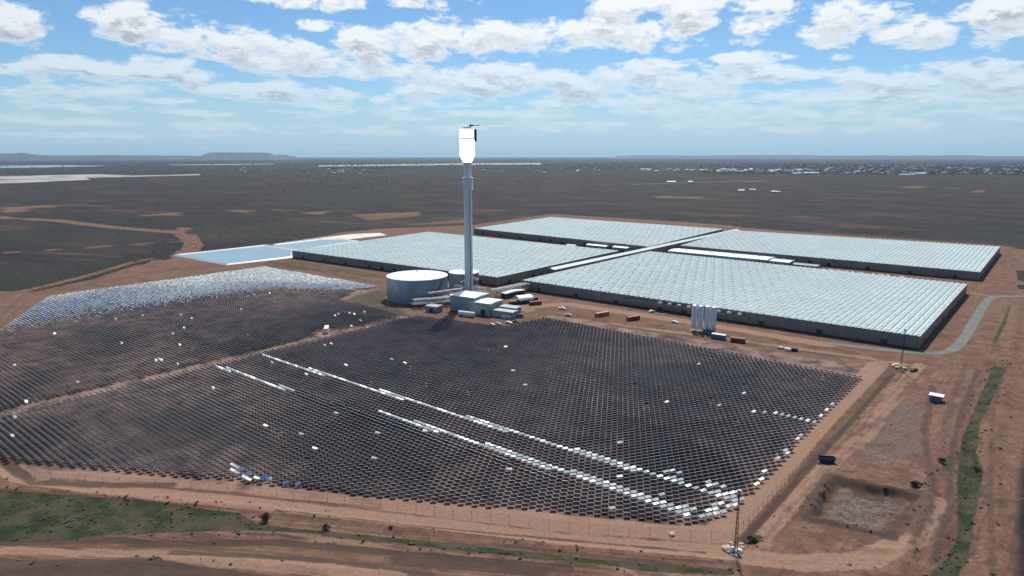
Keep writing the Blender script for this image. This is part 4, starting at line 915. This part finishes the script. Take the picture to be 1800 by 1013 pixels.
# the nearest three hundred, one by one
def helio_meshes():
    a = MB(); a.box((0, 0, -.006), (MW, MH, .012)); 
    b_ = MB(); b_.box((0, 0, -.055), (MW - .06, MH - .06, .07), 0, 0); b_.box((0, MH / 2 + .003, -.055), (MW, .03, .11), 0, 1); b_.box((0, -MH / 2 - .003, -.055), (MW, .03, .11), 0, 1); b_.box((0, .3, -.10), (MW * .9, .07, .07)); b_.box((0, -.3, -.10), (MW * .9, .07, .07))
    c_ = MB(); c_.tube((0, 0, 0), (0, 0, 1.12), .07, n=8); c_.box((0, 0, 1.12), (.24, .2, .2))
    d_ = MB(); d_.box((0, 0, .04), (.45, .45, .08))
    return a, b_, c_, d_
ha, hb, hc, hd = helio_meshes()
def one(i):
    st = state[i] in (1, 3)
    lb = 'mirror lying nearly flat and flashing white near the field corner' if st else 'mirror on a post tilted towards the tower, dark back showing, near field corner'
    return lb, ('bright flat mirrors at the near corner' if st else 'mirrors at the near corner of the field')
first = order[0]; lb, gp = one(first)
hp = thing('heliostat', lb, 'heliostat', (X[first], Y[first], 0), 0, gp)
p_m = ha.build('mirror', M_mirror, hp); p_b = hb.build('back_frame', [M_mback, M_rim], hp); p_p = hc.build('post', M_steel, hp); p_f = hd.build('base_plate', M_conc, hp)
def pose(ch, i):
    R = Matrix((wv[i], hv[i], nrm[i])).transposed().to_4x4(); R.translation = Vector((0, 0, 1.25)); ch.matrix_local = R
for k_, i in enumerate(order[:300]):
    if k_ == 0: root, mch, bch = hp, p_m, p_b
    else:
        root = hp.copy(); COL.objects.link(root); root.location = (X[i], Y[i], 0); lb, gp = one(i); root['label'] = lb; root['group'] = gp
        new = []
        for src in (p_m, p_b, p_p, p_f): c_ = src.copy(); COL.objects.link(c_); c_.parent = root; new.append(c_)
        mch, bch = new[0], new[1]
    pose(mch, i); pose(bch, i)

# ------------------------------------------------------------------ fences
M_chain = bpy.data.materials.new('chain_link'); M_chain.use_nodes = True; t = NT(M_chain.node_tree); b = M_chain.node_tree.nodes['Principled BSDF']
b.inputs['Base Color'].default_value = (0.06, 0.055, 0.05, 1); b.inputs['Roughness'].default_value = .6
tr = t.new('ShaderNodeBsdfTransparent'); mx = t.new('ShaderNodeMixShader'); mx.inputs[0].default_value = 0.06
t.l.new(tr.outputs[0], mx.inputs[1]); t.l.new(b.outputs[0], mx.inputs[2]); t.l.new(mx.outputs[0], [n for n in t.n if n.type == 'OUTPUT_MATERIAL'][0].inputs[0])
M_fpost = mat('weathered_fence_post', (0.11, 0.10, 0.095), .7)
def fence(label, pts, sp=6.0, h=2.4):
    o = thing('chain_link_fence', label, 'fence', (pts[0][0], pts[0][1], 0)); ox, oy = pts[0]; pm = MB(); rm = MB(); res = []
    proto = MB(); proto.tube((0, 0, -.3), (0, 0, h + .15), .05, n=6); pobj = None; cnt = 0
    for (x0, y0), (x1, y1) in zip(pts[:-1], pts[1:]):
        d = math.hypot(x1 - x0, y1 - y0); n = max(1, round(d / sp))
        P_ = [(x0 + (x1 - x0) * i / n, y0 + (y1 - y0) * i / n) for i in range(n + 1)]
        for i in range(n):
            (a0, a1), (b0, b1) = P_[i], P_[i + 1]; za, zb = zh(a0, a1), zh(b0, b1)
            pm.add([(a0 - ox, a1 - oy, za), (b0 - ox, b1 - oy, zb), (b0 - ox, b1 - oy, zb + h), (a0 - ox, a1 - oy, za + h)], [(0, 1, 2, 3)])
            rm.tube((a0 - ox, a1 - oy, za + h), (b0 - ox, b1 - oy, zb + h), .022, n=4)
            if cnt < 100:
                if pobj is None: pobj = proto.build('post', M_fpost, o, (a0 - ox, a1 - oy, za)); 
                else: c_ = pobj.copy(); COL.objects.link(c_); c_.parent = o; c_.location = (a0 - ox, a1 - oy, za)
                cnt += 1
    pm.build('mesh_panel', M_chain, o); rm.build('top_rail', M_fpost, o)
fence('long chain link fence along the near edge of the mirror field', SOUTH_FENCE)
fence('chain link fence along the right edge of the mirror field', EAST_FENCE, 4.0)
fence('chain link fence behind the mirror field beside the yard track', GP([(1562, 652), (1540, 634), (1400, 612), (1250, 591), (1100, 570), (968, 555), (895, 577), (800, 567), (700, 555)]), 5.0)
fence('chain link fence along the far left edge of the mirrors', GP([(-80, 640), (40, 522), (80, 515), (300, 476), (468, 460), (680, 502)]), 8.0)

# ------------------------------------------------------------------ shrubs and scrub
def blob_field(name, pos, rad, mats, squash=.6, seed=3):
    rg = np.random.default_rng(seed); bm = bmesh.new(); bmesh.ops.create_icosphere(bm, subdivisions=1, radius=1); bv = np.array([v.co[:] for v in bm.verts]); bf = np.array([[v.index for v in f.verts] for f in bm.faces]); bm.free()
    n = len(pos); nb = 3; nv = len(bv); vs, fs = [], []
    for k_ in range(nb):
        off = rg.normal(0, .45, (n, 3)) * rad[:, None]; off[:, 2] = np.abs(off[:, 2]) * .3; r = rad * rg.uniform(.45, .85, n)
        v = bv[None] * rg.uniform(.6, 1.25, (n, nv, 1)) * r[:, None, None]; v[:, :, 2] *= squash; v = v + (pos + off)[:, None]; v[:, :, 2] += (r * squash * .4)[:, None]
        vs.append(v.reshape(-1, 3)); fs.append((np.arange(n)[:, None, None] * nv + bf[None]).reshape(-1, 3) + k_ * n * nv)
    return np_mesh(name, np.concatenate(vs), None, mats, tris=np.concatenate(fs))
# scrub from the site edge outwards, thinning with distance
def rand_ground(n, d0, d1, a0=-.72, a1=.72, rg=RNG):
    d = d0 * (d1 / d0) ** rg.random(n); a = rg.uniform(a0, a1, n); r, F = d * np.sin(a), d * np.cos(a)
    return r * math.cos(YAW) - F * math.sin(YAW), r * math.sin(YAW) + F * math.cos(YAW)
bx, by = rand_ground(30000, 600, 4200)
k_ = (~in_poly(bx, by, site)) & (np.sin(bx * .011 + 2 * np.sin(by * .004)) + np.sin(by * .009 + bx * .003) + RNG.normal(0, .8, len(bx)) > -.2); bx, by = bx[k_], by[k_]
o = blob_field('saltbush_scrub', np.stack([bx, by, np.zeros(len(bx))], 1), RNG.uniform(.35, .95, len(bx)), M_scrubleaf); tag(o, kind='stuff')
# low weeds in the near earthworks
cand_x = RNG.uniform(-330, 10, 24000); cand_y = RNG.uniform(20, 430, 24000)
S4 = np.array([(-340, 12), (-204, 90), (-60, 170), (-60, 378), (-100, 384), (-60, 395), (-54, 428), (-38, 640), (30, 640), (30, 20), (-340, -10)])
kk = in_poly(cand_x, cand_y, [tuple(p) for p in S4]); cand_x, cand_y = cand_x[kk], cand_y[kk]
dd = np.minimum.reduce([seg_dist(cand_x, cand_y, p) for p in [b_[0] for b_ in BERMS] + [PIT + [PIT[0]]]])
gmask = np.maximum.reduce([poly_mask(cand_x, cand_y, GP(p), 2) for p in [[(-80, 855), (0, 862), (250, 880), (420, 902), (560, 933), (1000, 978), (1290, 1003), (1290, 1012), (950, 988), (540, 942), (250, 943), (-80, 955)], [(1745, 640), (1768, 650), (1722, 745), (1730, 830), (1708, 960), (1680, 1030), (1610, 1030), (1685, 930), (1690, 770)]]])
clus = .5 + .5 * np.sin(cand_x * .35 + 2 * np.sin(cand_y * .23)) * np.sin(cand_y * .41 + 1.5 * np.sin(cand_x * .17)); dpit = seg_dist(cand_x, cand_y, PIT + [PIT[0]])
kk = RNG.random(len(dd)) < (clus ** 2 * 1.6) * np.clip(.8 * np.exp(-(dpit / 2.5) ** 2) + .75 * np.exp(-(dd / 2.2) ** 2) + .5 * gmask + .05, 0, 1); cand_x, cand_y = cand_x[kk], cand_y[kk]
cz = relief(cand_x, cand_y)
o = blob_field('roadside_weeds', np.stack([cand_x, cand_y, cz], 1), RNG.uniform(.10, .42, len(cand_x)) * RNG.choice([.6, 1, 1.6], len(cand_x)), M_leaf, .7, 5); tag(o, kind='stuff')
gx, gy = RNG.uniform(-330, 10, 60000), RNG.uniform(10, 430, 60000)
gm = np.maximum.reduce([poly_mask(gx, gy, GP(p), 1.5) for p in [[(-80, 858), (0, 864), (250, 882), (420, 905), (560, 935), (700, 950), (1000, 980), (1290, 1005), (1290, 1011), (950, 986), (650, 953), (540, 941), (250, 941), (-80, 953)], [(1747, 642), (1766, 652), (1722, 748), (1728, 830), (1706, 960), (1680, 1030), (1612, 1030), (1685, 930), (1692, 770)], [(1305, 950), (1330, 935), (1342, 945), (1325, 962)]]])
gm *= np.clip(.55 + .6 * np.sin(gx * .5 + 2 * np.sin(gy * .31)) * np.sin(gy * .6 + gx * .2), 0, 1)
kk = RNG.random(len(gx)) < gm; gx, gy = gx[kk], gy[kk]
M_tuft = mat('green_tuft', (0.035, 0.060, 0.020), .9, 0, .5, .3, var2=(0.075, 0.085, 0.035))
o = blob_field('grass_tussocks', np.stack([gx, gy, relief(gx, gy)], 1), RNG.uniform(.12, .5, len(gx)), M_tuft, .6, 8); tag(o, kind='stuff')
# shrubs that stand out
def leafy(name, label, px, py, r, h, cat='shrub', trunk=True, seed=1, group=None):
    rg = np.random.default_rng(seed); x, y = G(px, py); z = zh(x, y); o = thing(name, label, cat, (x, y, z), 0, group)
    n = 260; u = rg.normal(0, 1, (n, 3)); u /= np.linalg.norm(u, axis=1)[:, None]; u *= (rg.random(n) ** .4)[:, None]; lump = 1 + .3 * np.sin(u[:, :1] * 5 + seed) * np.cos(u[:, 1:2] * 4)
    p = u * np.array([r, r, h * .42]) * lump + np.array([0, 0, h * .58]); s = r * .16
    a = rg.normal(0, 1, (n, 3)); a /= np.linalg.norm(a, axis=1)[:, None]; b2 = np.cross(a, rg.normal(0, 1, (n, 3))); b2 /= np.linalg.norm(b2, axis=1)[:, None]
    vs = np.stack([p - a * s, p + b2 * s, p + a * s, p - b2 * s], 1).reshape(-1, 3); mb = MB(); mb.v = [tuple(v) for v in vs]; mb.f = [(4 * i, 4 * i + 1, 4 * i + 2, 4 * i + 3) for i in range(n)]; mb.m = [0] * n
    mb.build('crown', M_leaf, o); t_ = MB(); t_.tube((0, 0, -.2), (0, 0, h * .6), .12, .05, 6)
    for k_ in range(3): t_.tube((0, 0, h * .2), (r * .5 * math.cos(k_ * 2.1), r * .5 * math.sin(k_ * 2.1), h * .65), .06, .03, 5)
    t_.build('trunk', M_bark, o); return o
leafy('round_bush', 'round dark green bush at the tip of the near grass strip', 467, 916, 1.5, 2.4, seed=1)
leafy('round_bush', 'smaller bush right along the near green strip', 573, 933, 1.2, 1.8, seed=2)
leafy('round_bush', 'bush growing inside the right drain at the bend', 1608, 855, 1.5, 1.6, seed=3)
leafy('round_bush', 'low bush at the near right fence corner', 1322, 950, 1.4, 1.4, seed=4)
leafy('round_bush', 'yellow-green bush beside the green drain on the right', 1716, 826, .9, 1.8, seed=5)
leafy('round_bush', 'bush left of the green drain on the right', 1655, 815, 1.2, 1.5, seed=6)

# ------------------------------------------------------------------ far town
rg = random.Random(11); M_townwall = mat('rendered_town_wall', (0.42, 0.41, 0.40), .7); M_townroof = mat('pale_tin_roof', (0.42, 0.45, 0.47), .6)
def far_house(px, py, w, d, h, wm, rm, label, group):
    x, y = G(px, py); return shed(label, x, y, w, d, h, rg.uniform(-.6, .6) + YAW, wm, rm, 'building', h * .35, 'town_building', 0, group)
big = [(1180, 322, 34, 16, 6, 'large white shed far out on the plain, left of the brown one'), (1213, 322, 20, 14, 6, 'pale brown house just right of the large far white shed'), (1403, 302, 60, 30, 14, 'tallest white block at the near edge of the town'), (1425, 306, 90, 30, 8, 'long low white warehouse in front of the town'), (1400, 306.5, 50, 26, 7, 'white hall just left of the long low warehouse'), (1593, 308.5, 90, 24, 6, 'long grey-white shed at the right end of the town front'), (1618, 307.5, 45, 30, 9, 'white shed right of the long grey-white one')]
for (px, py, w, d, h, lb) in big: far_house(px, py, w, d, h, M_white if 'white' in lb else M_cream, M_whiteroof, lb, None)
for i in range(230):
    band_ = rg.random()
    px = rg.uniform(1250, 1820) if band_ < .8 else rg.uniform(1130, 1330); py = 291 + 17 * rg.random() ** 1.1 if px > 1450 else 298 + 5 * rg.random()
    s = (py - 275) / 25
    far_house(px, py, rg.uniform(14, 34) / max(s, .6), rg.uniform(12, 20), rg.uniform(4, 8), rg.choice([M_townwall, M_cream, M_townwall]), rg.choice([M_townroof, M_clad, M_redroof, M_clad]), 'pale low building among dark trees in the distant town', 'buildings of the distant town')
for i in range(34):
    px = rg.choice([rg.uniform(420, 480), rg.uniform(560, 640), rg.uniform(840, 1080), rg.uniform(1300, 1420)]); py = rg.uniform(296, 306) if px < 1080 else rg.uniform(334, 342)
    if 1300 < px: py = 334 + (px - 1300) * .03 + rg.uniform(0, 5)
    far_house(px, py, rg.uniform(12, 22), rg.uniform(9, 14), rg.uniform(3, 5), M_cream, rg.choice([M_whiteroof, M_redroof, M_clad]), 'lone farm building scattered on the dark plain', 'scattered buildings on the plain')
tx, ty = [], []
for i in range(5200):
    q_ = rg.random()
    if q_ < .62: px, py = rg.uniform(1230, 1830), 288 + 20 * rg.random()
    elif q_ < .78: px, py = rg.uniform(560, 1150), 288 + 10 * rg.random()
    elif q_ < .83: px, py = rg.gauss(640, 140), rg.gauss(322, 9)
    else: px, py = rg.uniform(-60, 1860), rg.uniform(285, 304)
    x, y = G(px, py); tx.append(x); ty.append(y)
tx, ty = np.array(tx), np.array(ty); dist = np.hypot(tx, ty)
o = blob_field('far_trees', np.stack([tx, ty, np.zeros(len(tx))], 1), np.clip(dist / 1100, 1.0, 8) * RNG.uniform(.5, 1.2, len(tx)), M_fartree, .8, 9); tag(o, kind='stuff')
